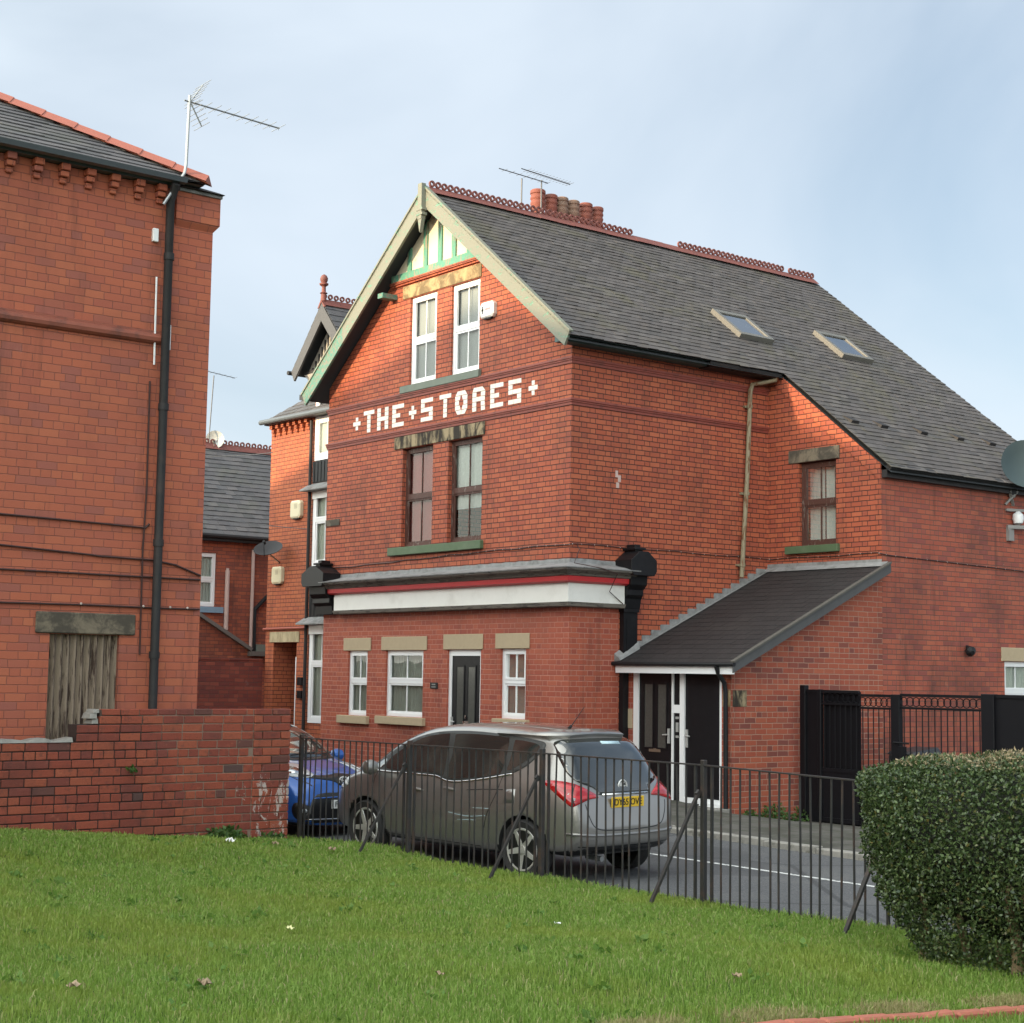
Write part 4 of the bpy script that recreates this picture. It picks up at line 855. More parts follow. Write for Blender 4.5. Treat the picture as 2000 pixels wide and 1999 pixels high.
bm = W(); cprism(bm, LB, [(0, 5.95), (.03, 5.955), (.065, 5.98), (.075, 6.02), (.06, 6.06), (.02, 6.08), (.02, 6.10), (0, 6.11)], -17, -9.76); part('string_course', bm, plain('red_roll_moulding', (.26, .075, .045), .65, 0, .2, 7, dirt=(.05, .03, .028), dirt_amt=.7), L)
bm = W(); cl = 1/math.sqrt(1+.59**2); slates(bm, (4.24, -17, 7.93), (0, 1, 0), (-1, 0, .59), 24, .19, .30, lambda r: (0, 7.66-(r+.5)*.19*cl), jit=.006, seed=51); part('roof', bm, MT['slate_far'], L)
AP = (-4.05, -17.63, 12.80); AQ = (-4.05, -26, 12.80); bm = W()
face(bm, [(4.24, -26, 7.92), (4.24, -9.34, 7.92), AP, AQ]); face(bm, [(4.24, -9.34, 7.92), (-15.0, -9.34, 7.92), AP]); face(bm, [(-15.0, -9.34, 7.92), (-15.0, -26, 7.92), AQ, AP]); face(bm, [(4.24, -26, 7.92), AQ, (-15.0, -26, 7.92)])
face(bm, [(4.24, -26, 7.90), (4.24, -9.36, 7.90), (3.9, -9.36, 7.90), (3.9, -26, 7.90)])
part('roof_boarding', bm, MT['slate_far'], L)
bm = W(); hd = Vector((-1, -1, .59)); side = Vector((1, -1, 0)).normalized()*.13; k = hd.normalized()
for i in range(24):
    p = Vector((4.26, -9.33, 7.975))+k*(i*.45-.02); e = p+k*.47; up = Vector((0, 0, .10)); lift = Vector((0, 0, .012))
    dn = Vector((0, 0, -.055)); up = Vector((0, 0, .05)); a = [p-side+lift+dn, p+up+lift, p+side+lift+dn]; b = [e-side+dn, e+up, e+side+dn]
    va = [bm.verts.new(x) for x in a]; vb = [bm.verts.new(x) for x in b]
    bm.faces.new((va[0], va[1], vb[1], vb[0])); bm.faces.new((va[1], va[2], vb[2], vb[1])); bm.faces.new((va[0], va[2], va[1]))
part('hip_tiles', bm, MT['hip'], L)
bm = W(); cprism(bm, LB, [(.12, 7.91), (.20, 7.872), (.28, 7.88), (.31, 7.935), (.295, 7.935), (.12, 7.94)], -17, -9.60); tbox(bm, LB, -17, -9.62, .0, .12, 7.865, 7.90); part('gutter', bm, MT['gutter_grey'], L)
bm = W(); tube(bm, [LB(-9.72, .24, 7.86), LB(-9.72, .10, 7.68), LB(-9.715, .10, 4.0), LB(-9.71, .10, .4)], .052, 10)
for zz in (7.0, 5.2, 3.6, 2.3): tube(bm, [LB(-9.715, .10, zz-.04), LB(-9.715, .10, zz+.04)], .063, 10)
part('drainpipe', bm, MT['pipe_dark'], L, smooth=True)
bm = W(); tube(bm, [LB(-9.83, .03, 6.75), LB(-9.82, .03, 5.7)], .012, 6); tube(bm, [LB(-9.63, .03, 6.2), LB(-9.63, .03, 5.9)], .012, 6); part('conduit', bm, MT['upvc'], L)
for zs in (((-17, 3.90), (-11.57, 3.81), (-10.6, 3.79), (-9.85, 3.77), (-9.80, 3.82)), ((-17, 3.6), (-11.55, 3.47), (-10.5, 3.42), (-10.4, 3.41), (-9.75, 3.40), (-9.45, 3.36), (-9.12, 3.25)), ((-17, 3.3), (-11.54, 3.205), (-10, 3.2), (-9.12, 3.20)), ((-17, 2.9), (-11.5, 2.84), (-10.5, 2.85), (-9.6, 2.845), (-9.12, 2.85))):
    bm = W(); tube(bm, [LB(y, .02, z) for y, z in zs], .013, 6); nf = len(bm.faces)
    if zs[0][1] == 2.9:
        for y in (-10.6, -9.84, -9.5, -9.28): bmesh.ops.create_icosphere(bm, subdivisions=1, radius=.016, matrix=Matrix.Translation(LB(y, .03, 2.86)))
    for k, fc in enumerate(bm.faces): fc.material_index = int(k >= nf)
    part('cable', bm, [MT['cable'], MT['clip']], L)
bm = W(); tube(bm, [LB(-9.86, .02, 5.5), LB(-9.85, .02, 4.2), LB(-9.87, .02, 3.5), LB(-9.86, .02, 2.3)], .012, 6); part('cable', bm, MT['cable'], L)
bm = W(); tbox(bm, LB, -9.90, -9.83, 0, .05, 7.17, 7.33); part('junction_box', bm, MT['upvc'], L, bevel=.006)

# ------------------------------------------------------------------ unseen terrace behind the lawn, sized to keep the low sun off the ground
OT = T((0, -38, 0), (1, 0, 0), (0, 1, 0))
OP = thing('terrace_row', 'unseen brick terrace across the street behind the lawn, sized to shade the ground', 'houses', (8, -38, 0))
bm = W(); ow = [(x, x+1.0, z, z+1.5) for x in range(-8, 44, 3) for z in (1.2, 4.0, 6.8)]; wall(bm, OT, [(-11, 9.2), (46, 9.2)], ow, -.6, .1)
face(bm, [(-11, -38, -.6), (-11, -38, 9.2), (-11, -42, 11.7), (-11, -46, 9.2), (-11, -46, -.6)]); face(bm, [(46, -38, -.6), (46, -38, 9.2), (46, -42, 11.7), (46, -46, 9.2), (46, -46, -.6)]); face(bm, [(-11, -46, -.6), (46, -46, -.6), (46, -46, 9.2), (-11, -46, 9.2)])
part('wall', bm, MT['brick_opp'], OP)
bm = W(); face(bm, [(-11, -37.8, 9.2), (46, -37.8, 9.2), (46, -42, 11.8), (-11, -42, 11.8)]); face(bm, [(-11, -46.2, 9.2), (46, -46.2, 9.2), (46, -42, 11.8), (-11, -42, 11.8)]); part('roof', bm, MT['slate_far'], OP)
for u0, u1, v0, v1 in ow:
    bm = W()
    for q in ((u0, u1, v0, v0+.08), (u0, u1, v1-.08, v1), (u0, u0+.08, v0+.081, v1-.081), (u1-.08, u1, v0+.081, v1-.081)): tbox(bm, OT, q[0], q[1], -.10, -.03, q[2], q[3])
    wo = part('window', bm, MT['upvc'], OP); bm = W(); face(bm, [OT(u0, -.07, v0), OT(u1, -.07, v0), OT(u1, -.07, v1), OT(u0, -.07, v1)]); g = obj('pane', bm, MT['door_glass']); g.parent = wo

# ------------------------------------------------------------------ low wall of separate bricks
def m_wallbrick():
    t = NT('garden_wall_brick'); p = t.pos
    c = t.ramp(t.isl, [(0, (.30, .066, .040)), (.2, (.35, .082, .046)), (.38, (.26, .060, .040)), (.56, (.38, .098, .052)), (.74, (.22, .058, .044)), (.86, (.33, .076, .044)), (.955, (.13, .058, .050)), (.985, (.085, .06, .058))], 'CONSTANT')
    f = t.noise(p, 50, 5, .75); c = t.mix(t.M('MULTIPLY', f, .6), c, (.11, .035, .026)); f2 = t.noise(p, 11, 6, .75); c = t.mix(t.M('MULTIPLY', t.step(f2, .50, .68), .55), c, (.085, .04, .035))
    f3 = t.noise(p, 8, 6, .8); c = t.mix(t.M('MULTIPLY', t.step(f3, .58, .72), .4), c, (.44, .17, .10))
    b = t.noise(p, 1.3, 5, .65); c = t.mix(t.M('MULTIPLY', t.step(b, .48, .7), .45), c, (.075, .035, .03))
    q = t.sep(p); reg = t.M('MULTIPLY', t.step(q[1], -9.5, -8.5), t.M('SUBTRACT', 1.0, t.step(q[2], .75, 1.2)))
    mp_ = t.n('Mapping'); t.put(mp_.inputs['Vector'], p); mp_.inputs['Scale'].default_value = (1, 1, .45); e = t.noise(mp_.outputs[0], 6.5, 6, .8, .6); thr = t.M('SUBTRACT', .72, t.M('MULTIPLY', reg, .19))
    m = t.M('MULTIPLY', t.M('GREATER_THAN', e, thr), .75)
    c = t.mix(m, c, (.50, .46, .43))
    t.bsdf(c, .8, 0, .3, f, .008, .9); return t.m
def m_mortar():
    t = NT('garden_wall_mortar'); p = t.pos; q = t.sep(p); n = t.noise(p, 3, 4)
    k = t.step(t.M('ADD', t.M('MULTIPLY', q[2], .55), t.M('ADD', q[1], t.M('MULTIPLY', n, 1.6))), -9.0, -8.2)
    t.bsdf(t.mix(k, (.045, .03, .027), (.23, .165, .13)), .95, 0, .2, t.noise(p, 60, 3), .004); return t.m
MT['wallbrick'] = m_wallbrick(); MT['mortar'] = m_mortar()
LWX = 4.9; rr = random.Random(5); bm = W(); h = .0925
def bk(y0, y1, z0, z1, x1=LWX, dep=.105):
    j = lambda s=.004: (rr.random()-.5)*s
    x = x1+j(.007); hexa(bm, [(x1-dep, y0, z0), (x+j(), y0+j(), z0+j()), (x+j(), y1+j(), z0+j()), (x1-dep, y1, z0), (x1-dep, y0, z1), (x+j(), y0+j(), z1+j()), (x+j(), y1+j(), z1+j()), (x1-dep, y1, z1)])
YP = -8.83
for r in range(-3, 19):
    z0 = -.03+r*h; left = -17.0
    if r >= 15: left = -10.96
    if r >= 17: left = -10.70
    hdr = r % 5 == 3; wd = .115 if hdr else .237; top = 1.70 if r == 18 else z0+h-.011
    if r == 18: wd = .21
    y = left + (0 if r >= 15 else (wd*.5 if r % 2 else .03)) + rr.random()*.02
    if r < 15: bk(left, y-.01, z0, top)
    while y < YP-.03:
        e = min(y+wd, YP-.006)
        if e-y > .05: bk(y, e, z0, top)
        y += wd+.011
    y = YP+.004 - (.12 if r % 2 else 0)
    while y < -8.36:
        e = min(y+.225, -8.352)
        if e-max(y, YP+.004) > .03: bk(max(y, YP+.004), e, z0, top, LWX+.012)
        y += .236
    if r >= 0:     # end face of the pillar
        for k in range(2):
            x0 = LWX-.225+k*.118; hexa(bm, [(x0, -8.40, z0), (x0+.107, -8.40, z0), (x0+.107, -8.344, z0), (x0, -8.344, z0), (x0, -8.40, top), (x0+.107, -8.40, top), (x0+.107, -8.344, top), (x0, -8.344, top)])
lw = tag(obj('brick_wall', bm, MT['wallbrick'], None, bevel=.006), 'low stepped garden wall of worn red brick with white salt stains on its end pillar', 'wall')
bm = W(); box(bm, LWX-.23, LWX-.010, -17, -10.965, -.4, 1.352); box(bm, LWX-.23, LWX-.010, -10.962, -10.70, -.4, 1.535); box(bm, LWX-.23, LWX-.010, -10.698, -8.355, -.4, 1.694); obj('mortar', bm, MT['mortar'], lw)
bm = W(); ys = [-17+.1*i for i in range(61)]; q = None
for i, y in enumerate(ys):
    zz = 1.385+.012*math.sin(i*1.7)+.008*math.sin(i*4.1); k = [bm.verts.new(p) for p in ((LWX+.005, y, 1.352), (LWX-.02, y, zz), (LWX-.20, y, zz), (LWX-.235, y, 1.352))]
    if q:
        for a in range(3): bm.faces.new((q[a], q[a+1], k[a+1], k[a]))
    q = k
bm.faces.new(q); obj('coping', bm, MT['concrete'], lw)
bm = W()
for y0, y1, z0, z1 in ((-10.80, -10.715, 1.545, 1.60), (-10.83, -10.73, 1.60, 1.66), (-10.79, -10.705, 1.66, 1.70)): hexa(bm, [(LWX-.2, y0, z0), (LWX-.03, y0+.02, z0), (LWX-.02, y1, z0), (LWX-.2, y1, z0), (LWX-.19, y0+.02, z1), (LWX-.05, y0+.03, z1-.01), (LWX-.03, y1, z1), (LWX-.2, y1, z1)])
obj('broken_mortar', bm, MT['concrete'], lw)

# ------------------------------------------------------------------ iron railings
F = thing('railing_fence', 'dark iron railings with braced posts between the lawn and the parked cars', 'fence', (9, -8, 0))
RAIL = [(4.58, 1.345), (6.85, 1.368), (9.118, 1.382), (11.325, 1.385), (13.41, 1.35), (15.6, 1.36), (17.8, 1.37)]
rz_ = lambda x: interp(x, RAIL)
for (xa, za), (xb, zb) in zip(RAIL, RAIL[1:]):
    bm = W(); beam(bm, (xa, -8, za), (xb, -8, zb), .04, .012); part('rail', bm, MT['iron'], F)
    for x in (xa+.10, xb-.10):
        bm = W(); beam(bm, (x, -8, zlawn(x, -8)-.2), (x, -8, rz_(x)-.004), .022, .022); part('end_bar', bm, MT['iron'], F)
    n = 16; rr = random.Random(int(xa*10))
    for k in range(n):
        x = xa+.10+(xb-xa-.20)*(k+1)/(n+1); dx = (rr.random()-.5)*.022; by = (rr.random()-.5)*.03
        if rr.random() < .15: dx *= 3.2
        bm = W(); zb_ = zlawn(x, -8)-.15; tube(bm, [(x+dx, -8+by, zb_), (x+dx*.8, -8+by+(rr.random()-.5)*.012, zb_+.55), (x, -8, rz_(x))], .0095, 6); part('baluster', bm, MT['iron'], F, smooth=True)
for i, (x, z) in enumerate(RAIL):
    bm = W(); box(bm, x-.023, x+.023, -8.023, -7.977, zlawn(x, -8)-.4, z+.045); part('post', bm, MT['iron'], F, bevel=.004)
    if i:
        bm = W(); fx = x-.05+.02*i; beam(bm, (x-.02, -8.03, 1.16), (x-.02, -8.06, 1.13), .03, .05); beam(bm, (x-.02, -8.045, 1.15), (fx-.1, -8.56, zlawn(fx, -8.56)-.03), .035, .022); part('brace', bm, MT['iron'], F)

# ------------------------------------------------------------------ black yard gate
G = thing('metal_gate', 'tall black metal yard gate with ring frieze beside the porch', 'gate', (5, 2.65, 0))
GT = T((0, 2.65, 0), (1, 0, 0), (0, -1, 0)); gb = -.24
for u0, u1, top, d in ((2.93, 3.05, 2.03, .05), (3.30, 3.38, 1.965, .04), (4.83, 5.00, 1.91, .05), (6.53, 6.76, 1.95, .06)):
    bm = W(); tbox(bm, GT, u0, u1, -d, d, gb-.2, top); part('post', bm, MT['gate'], G, bevel=.008)
for u0, u1, top in ((3.05, 3.30, 1.96), (6.76, 10.2, 1.945)):
    bm = W(); tbox(bm, GT, u0, u1, -.012, .012, gb, top); tbox(bm, GT, u0, u1, -.03, .03, top-.05, top)
    part('panel', bm, MT['gate'], G)
def leaf(u0, u1, top, backed):
    bm = W()
    for z0, z1 in ((top-.045, top), (top-.24, top-.205), (.62, .68), (gb+.05, gb+.12)): tbox(bm, GT, u0, u1, -.022, .022, z0, z1)
    tbox(bm, GT, u0, u1, -.008, .008, gb+.12, .62); lf = part('gate_leaf', bm, MT['gate'], G)
    bm = W(); n = int((u1-u0)/.118)
    for k in range(n+1):
        u = u0+(u1-u0)*(k+.5)/(n+1); tube(bm, [GT(u, 0, .66), GT(u, 0, top-.22)], .0095, 6)
    o = obj('bars', bm, MT['gate']); o.parent = lf
    bm = W()
    for k in range(n+1):
        c = GT(u0+(u1-u0)*(k+.5)/(n+1), 0, top-.125); A = [c+Vector((math.cos(a)*.07, 0, math.sin(a)*.07)) for a in [i*math.pi/8 for i in range(17)]]
        tube(bm, A, .008, 5)
    o = obj('ring_frieze', bm, MT['gate']); o.parent = lf
    if backed: bm = W(); tbox(bm, GT, u0, u1, -.05, -.035, gb, top-.02); o = obj('backing_sheet', bm, MT['gate']); o.parent = lf
    return lf
leaf(3.38, 4.16, 1.955, True); leaf(4.18, 4.83, 1.905, False); lf = leaf(5.0, 6.53, 1.925, False)
bm = W(); tbox(bm, GT, 5.0, 5.14, .05, .09, .95, 1.1); tube(bm, [GT(4.9, .07, 1.16), GT(5.2, .07, 1.15)], .014); o = obj('latch', bm, MT['gate']); o.parent = lf
MT['bin'] = plain('dark_bin_plastic', (.025, .025, .028), .45); MT['bin_blue'] = plain('blue_bin_plastic', (.03, .16, .60), .4)
BINZ = -.12
def bin_(x, y, body, lid, label):
    b = thing('wheelie_bin', label, 'bin', (x, y, BINZ), 'wheelie bins behind the gate')
    bm = W(); hexa(bm, [(-.2, -.25, .03), (.2, -.25, .03), (.2, .2, .03), (-.2, .2, .03), (-.27, -.32, 1.05), (.27, -.32, 1.05), (.27, .33, 1.05), (-.27, .33, 1.05)]); obj('body', bm, body, b, bevel=.02)
    bm = W(); hexa(bm, [(-.29, -.35, 1.06), (.29, -.35, 1.06), (.29, .38, 1.06), (-.29, .38, 1.06), (-.25, -.30, 1.12), (.25, -.30, 1.12), (.25, .34, 1.18), (-.25, .34, 1.18)]); obj('lid', bm, lid, b, bevel=.02)
    bm = W(); tube(bm, [(-.25, .38, 1.1), (.25, .38, 1.1)], .02); obj('handle', bm, body, b)
    for s in (-1, 1): bm = W(); lathe(bm, [(.02, -.03), (.1, -.03), (.1, .03), (.02, .03)], (s*.25, .22, .10), 14, (1, 0, 0)); obj('wheel', bm, MT['bin'], b)
bin_(4.65, 3.4, MT['bin'], MT['bin'], 'dark wheelie bin seen through the open bars of the gate'); bin_(6.35, 3.5, MT['bin'], MT['bin_blue'], 'wheelie bin with a blue lid behind the gate, just above the hedge')

# ------------------------------------------------------------------ aerials, dishes, alarm boxes
def aerial(label, mast, a, b, n, half, rodm, tick=.02, refl=0.0, grp='television aerials', base=None, mr=.016):
    base = base or mast[0]; t_ = thing('tv_aerial', label, 'aerial', base, grp); o = Vector(base); a = Vector(a); b = Vector(b)
    bm = W(); tube(bm, [Vector(p)-o for p in mast], mr, 8); obj('mast', bm, rodm, t_)
    bm = W(); tube(bm, [a-o, b-o], .010, 6); bo = obj('boom', bm, rodm, t_)
    bm = W(); d = (b-a).normalized(); cr = Vector((0, 0, 1)).cross(d).normalized()
    for k in range(n):
        p = a.lerp(b, .12+.87*k/(n-1))-o; tube(bm, [p-cr*half, p+cr*half], .004, 5)
        if tick: tube(bm, [p-Vector((0, 0, tick*1.8)), p+Vector((0, 0, tick))], .006, 5)
    e = obj('elements', bm, rodm); e.parent = bo
    if refl:
        bm = W(); p0 = a.lerp(b, .06)-o
        for s in (-1, 1):
            for i in range(6):
                p = p0+d*(.03+refl*.55*i/5)*1+Vector((0, 0, s*(.02+refl*i/5))); tube(bm, [p-cr*.20, p+cr*.20], .004, 5)
            tube(bm, [p0, p0+d*(.03+refl*.55)+Vector((0, 0, s*(refl+.02)))], .009, 5)
        e = obj('reflector', bm, rodm); e.parent = bo
    return t_
aerial('pale bent-mast aerial with long spiky boom on the corner of the left house roof', [(4.16, -9.84, 7.60), (4.2, -9.60, 8.02), (4.2, -9.585, 8.12), (4.2, -9.57, 8.98)], (4.2, -9.64, 8.905), (4.2, -8.34, 8.85), 10, .17, MT['galv'], .014, .24, mr=.019)
aerial('dark aerial with plain boom, left one of the pair by the chimney pots', [(-4.5, 2.355, 11.3), (-4.5, 2.36, 12.46)], (-4.5, 1.75, 12.55), (-4.5, 3.07, 12.50), 7, .10, MT['aer_dark'], 0)
aerial('dark aerial with comb-like boom standing against the red chimney pots', [(-4.5, 2.89, 11.3), (-4.5, 2.89, 12.53)], (-4.5, 2.34, 12.67), (-4.5, 3.68, 12.60), 14, .14, MT['aer_dark'], .012)
aerial('thin aerial on a tall mast above the slate roof in the gap', [(-19, 2.80, 8.3), (-19, 2.90, 10.33)], (-19, 2.55, 10.44), (-19, 3.56, 10.34), 6, .15, MT['aer_dark'], 0)
def dish(label, c, n, r, mat, wallpt, grp='satellite dishes', arm=1.0):
    c = Vector(c); n = Vector(n).normalized(); t_ = thing('satellite_dish', label, 'satellite dish', wallpt, grp); o = Vector(wallpt)
    bm = W(); pr = [(.001, -.13*r), (.35*r, -.10*r), (.7*r, .02*r), (r, .16*r), (r*1.03, .17*r), (r*1.02, .13*r), (.7*r, -.02*r), (.35*r, -.14*r), (.001, -.17*r)]
    lathe(bm, pr, c-o, 32, n); obj('bowl', bm, mat, t_, True)
    dn = (Vector((0, 0, -1))-n*Vector((0, 0, -1)).dot(n)).normalized()
    bm = W(); tip = c+n*r*1.0*arm+dn*r*.55; tube(bm, [c+dn*r*.95, tip], .014, 6); obj('arm', bm, mat, t_)
    bm = W(); tube(bm, [tip, tip+(c-tip).normalized()*.10], .03, 10); obj('receiver', bm, MT['black_upvc'], t_)
    bm = W(); tube(bm, [c-n*.14*r-o, c-n*(.3*r)-o, Vector(wallpt)-o], .02, 6); obj('bracket', bm, MT['galv'], t_)
    for ch in t_.children:
        if ch.name.startswith(('arm', 'receiver')):
            for v in ch.data.vertices: v.co -= o
dish('dark grey satellite dish on the corner of the orange house', (-11.48, .55, 4.91), (.36, -.42, .83), .33, MT['dish'], (-11.75, 1.0, 4.66))
dish('pale satellite dish low on the crested ridge in the gap', (-19, 3.0, 8.52), (.85, -.55, .1), .25, MT['dish_pale'], (-19, 3.0, 8.22))
dish('large blue-grey satellite dish cut by the right edge of the picture', (3.15, 8.80, 6.30), (.75, -.62, .2), .47, plain('blue_grey_dish', (.035, .055, .066), .75, 0, .08, 3, .2), (2.78, 8.95, 5.7), arm=-.2)
def alarm(label, t, u0, u1, v0, v1, mat, dep=.10, logo=False):
    c = t((u0+u1)/2, 0, v0); a = thing('alarm_box', label, 'alarm box', c, 'alarm boxes on the walls'); m = .12
    bm = W(); k = (u1-u0)*m; b0 = [t(*q)-c for q in ((u0, 0, v0+k), (u0+k, 0, v0), (u1-k, 0, v0), (u1, 0, v0+k), (u1, 0, v1-k), (u1-k, 0, v1), (u0+k, 0, v1), (u0, 0, v1-k))]
    va = [bm.verts.new(p) for p in b0]; vb = [bm.verts.new(p+t.N*dep*.8) for p in b0]; cen = sum(b0, Vector())/8
    vc = [bm.verts.new(cen+(p-cen)*.82+t.N*dep) for p in b0]; bm.faces.new(va[::-1]); bm.faces.new(vc)
    for i in range(8):
        j = (i+1) % 8; bm.faces.new((va[i], va[j], vb[j], vb[i])); bm.faces.new((vb[i], vb[j], vc[j], vc[i]))
    obj('casing', bm, mat, a)
    bm = W(); um = (u0+u1)/2; w2 = (u1-u0)
    if logo:
        for q in ((-.30, -.24, -.07, .07), (-.34, -.20, -.02, .02)): tbox(bm, t, um+w2*q[0], um+w2*q[1], dep, dep+.004, (v0+v1)/2+q[2], (v0+v1)/2+q[3])
        for v in bm.verts: v.co -= c
        obj('emblem', bm, MT['black_paint'], a); bm = W(); tbox(bm, t, um-w2*.08, um+w2*.30, dep, dep+.004, (v0+v1)/2-.01, (v0+v1)/2+.025)
        for v in bm.verts: v.co -= c
        obj('print', bm, plain('faded_red_print', (.55, .30, .30)), a)
    else:
        for i in range(4): tbox(bm, t, um-w2*.05, um+w2*.25, dep, dep+.004, (v0+v1)/2+.02+i*.03, (v0+v1)/2+.035+i*.03)
        for v in bm.verts: v.co -= c
        obj('vent', bm, plain('alarm_vent_shade', (.40, .36, .25)), a)
    bm = W(); tbox(bm, t, um-w2*.25, um+w2*.25, .01, dep*.7, v0-.025, v0)
    for v in bm.verts: v.co -= c
    obj('lamp', bm, MT['black_upvc'], a)
alarm('white alarm box with dark cross emblem beside the right gable window', FR, -2.62, -2.20, 8.79, 9.09, MT['alarm_white'], .09, True)
alarm('cream alarm box high on the orange house, level with the bay window', NB, -11.17, -10.72, 5.64, 6.05, MT['alarm'])
alarm('cream alarm box low on the orange house, just below the satellite dish', NB, -11.95, -11.5, 4.15, 4.55, MT['alarm'])
cm = thing('security_light', 'small black security light on the weathered brick side wall above the gate', 'light', (2.78, 7.42, 2.72))
bm = W(); lathe(bm, [(.03, 0), (.085, .02), (.10, .10), (.04, .16)], (.02, 0, 0), 12, (.8, -.4, -.35)); obj('lamp_head', bm, MT['black_upvc'], cm); bm = W(); tube(bm, [(-.03, 0, .06), (.05, 0, .04)], .03, 8); obj('bracket', bm, MT['black_upvc'], cm)
br = thing('wall_bracket', 'grey service bracket with white insulators at the right edge under the dish', 'bracket', (2.76, 8.80, 5.2))
bm = W(); beam(bm, (0, -.12, .35), (.1, .15, .62), .05, .04); beam(bm, (0, .15, .35), (.1, -.10, .62), .05, .04); beam(bm, (.0, -.1, .25), (.2, .5, .25), .07, .05); beam(bm, (.02, 0, -.35), (.02, 0, -.1), .16, .08); beam(bm, (.0, -.08, -.08), (.25, .5, -.08), .09, .07); obj('bracket_arm', bm, plain('grey_bracket_steel', (.24, .23, .22)), br)
bm = W(); lathe(bm, [(.03, 0), (.09, .03), (.11, .12), (.10, .2), (.03, .26)], (.1, .16, -.03), 12); obj('insulator', bm, MT['upvc'], br, True)
# overhead wires
for p, q, sag, lb in (((-12.2, 1.0, 7.3), (-19, 1.2, 8.0), .1, 'thin overhead wire slanting across the slate roof in the gap'), ((-10.3, .95, 5.35), (-16, -1.8, 6.6), .2, 'thin overhead wire running to the orange house wall'), ):
    p = Vector(p); q = Vector(q); bm = W(); tube(bm, [p.lerp(q, i/12)-Vector((0, 0, sag*4*(i/12)*(1-i/12))) for i in range(13)], .009, 5); tag(obj('overhead_wire', bm, MT['aer_dark']), lb, 'wire', 'overhead wires')

# ------------------------------------------------------------------ cars
def carpaint(name, col, metal, flake):
    t = NT(name); n = t.noise(t.pos, 3.0, 4); d = t.noise(t.pos, 1.4, 6, .7)
    c = t.mix(n, tuple(x*.93 for x in col), col)
    c = t.mix(t.M('MULTIPLY', t.step(d, .5, .75), .12), c, (.16, .14, .11))
    t.bsdf(c, t.M('ADD', .30, t.M('MULTIPLY', n, .08)), metal, .5, None, coat=.9); return t.m
MT['grey_paint'] = carpaint('grey_metallic_paint', (.30, .288, .272), .72, .1)
MT['blue_paint'] = carpaint('blue_metallic_paint', (.012, .095, .38), .25, .1)
def darkglass():
    t = NT('tinted_car_glass'); t.bsdf((.020, .024, .025), .03, 0, .8, None, coat=1.0); return t.m
def sideglass():
    t = NT('side_car_glass'); n = t.noise(t.pos, 2.3, 3); t.bsdf(t.mix(t.step(n, .45, .62), (.014, .016, .015), (.028, .032, .029)), .03, 0, .8, None, coat=1.0); return t.m
MT['side_glass'] = sideglass()
MT['car_glass'] = darkglass()
MT['car_black'] = plain('car_black_trim', (.010, .010, .011), .35, 0, .2, 8)
MT['matt_black'] = plain('matt_black_trim', (.010, .010, .011), .7, 0, .2, 8, .2)
MT['rubber'] = plain('tyre_rubber', (.018, .017, .017), .8, 0, .25, 12, dirt=(.07, .065, .06), dirt_amt=.4)
MT['alloy'] = plain('silver_alloy', (.66, .65, .62), .35, .6, .12, 9, dirt=(.14, .12, .10), dirt_amt=.3)
def lens(name, col, stripe):
    t = NT(name); p = t.sep(t.n('NewGeometry').outputs['Position'])
    s = t.M('FRACT', t.M('MULTIPLY', t.M('ADD', p[2], t.M('MULTIPLY', p[0], .3)), 14.0))
    t.bsdf(t.mix(t.M('GREATER_THAN', s, .6), col, stripe), .12, 0, .6, None, coat=.7); return t.m
MT['red_lens'] = lens('red_lamp_lens', (.33, .004, .007), (.46, .014, .018))
MT['clear_lens'] = lens('clear_lamp_lens', (.34, .36, .37), (.70, .72, .73))
MT['plate_yellow'] = plain('yellow_plate', (.72, .45, .02), .4, 0, .04, 4)
MT['plate_white'] = plain('white_plate', (.72, .72, .70), .4, 0, .04, 4)
MT['sticker'] = plain('pale_sticker', (.45, .60, .66), .5, 0, .15, 30)

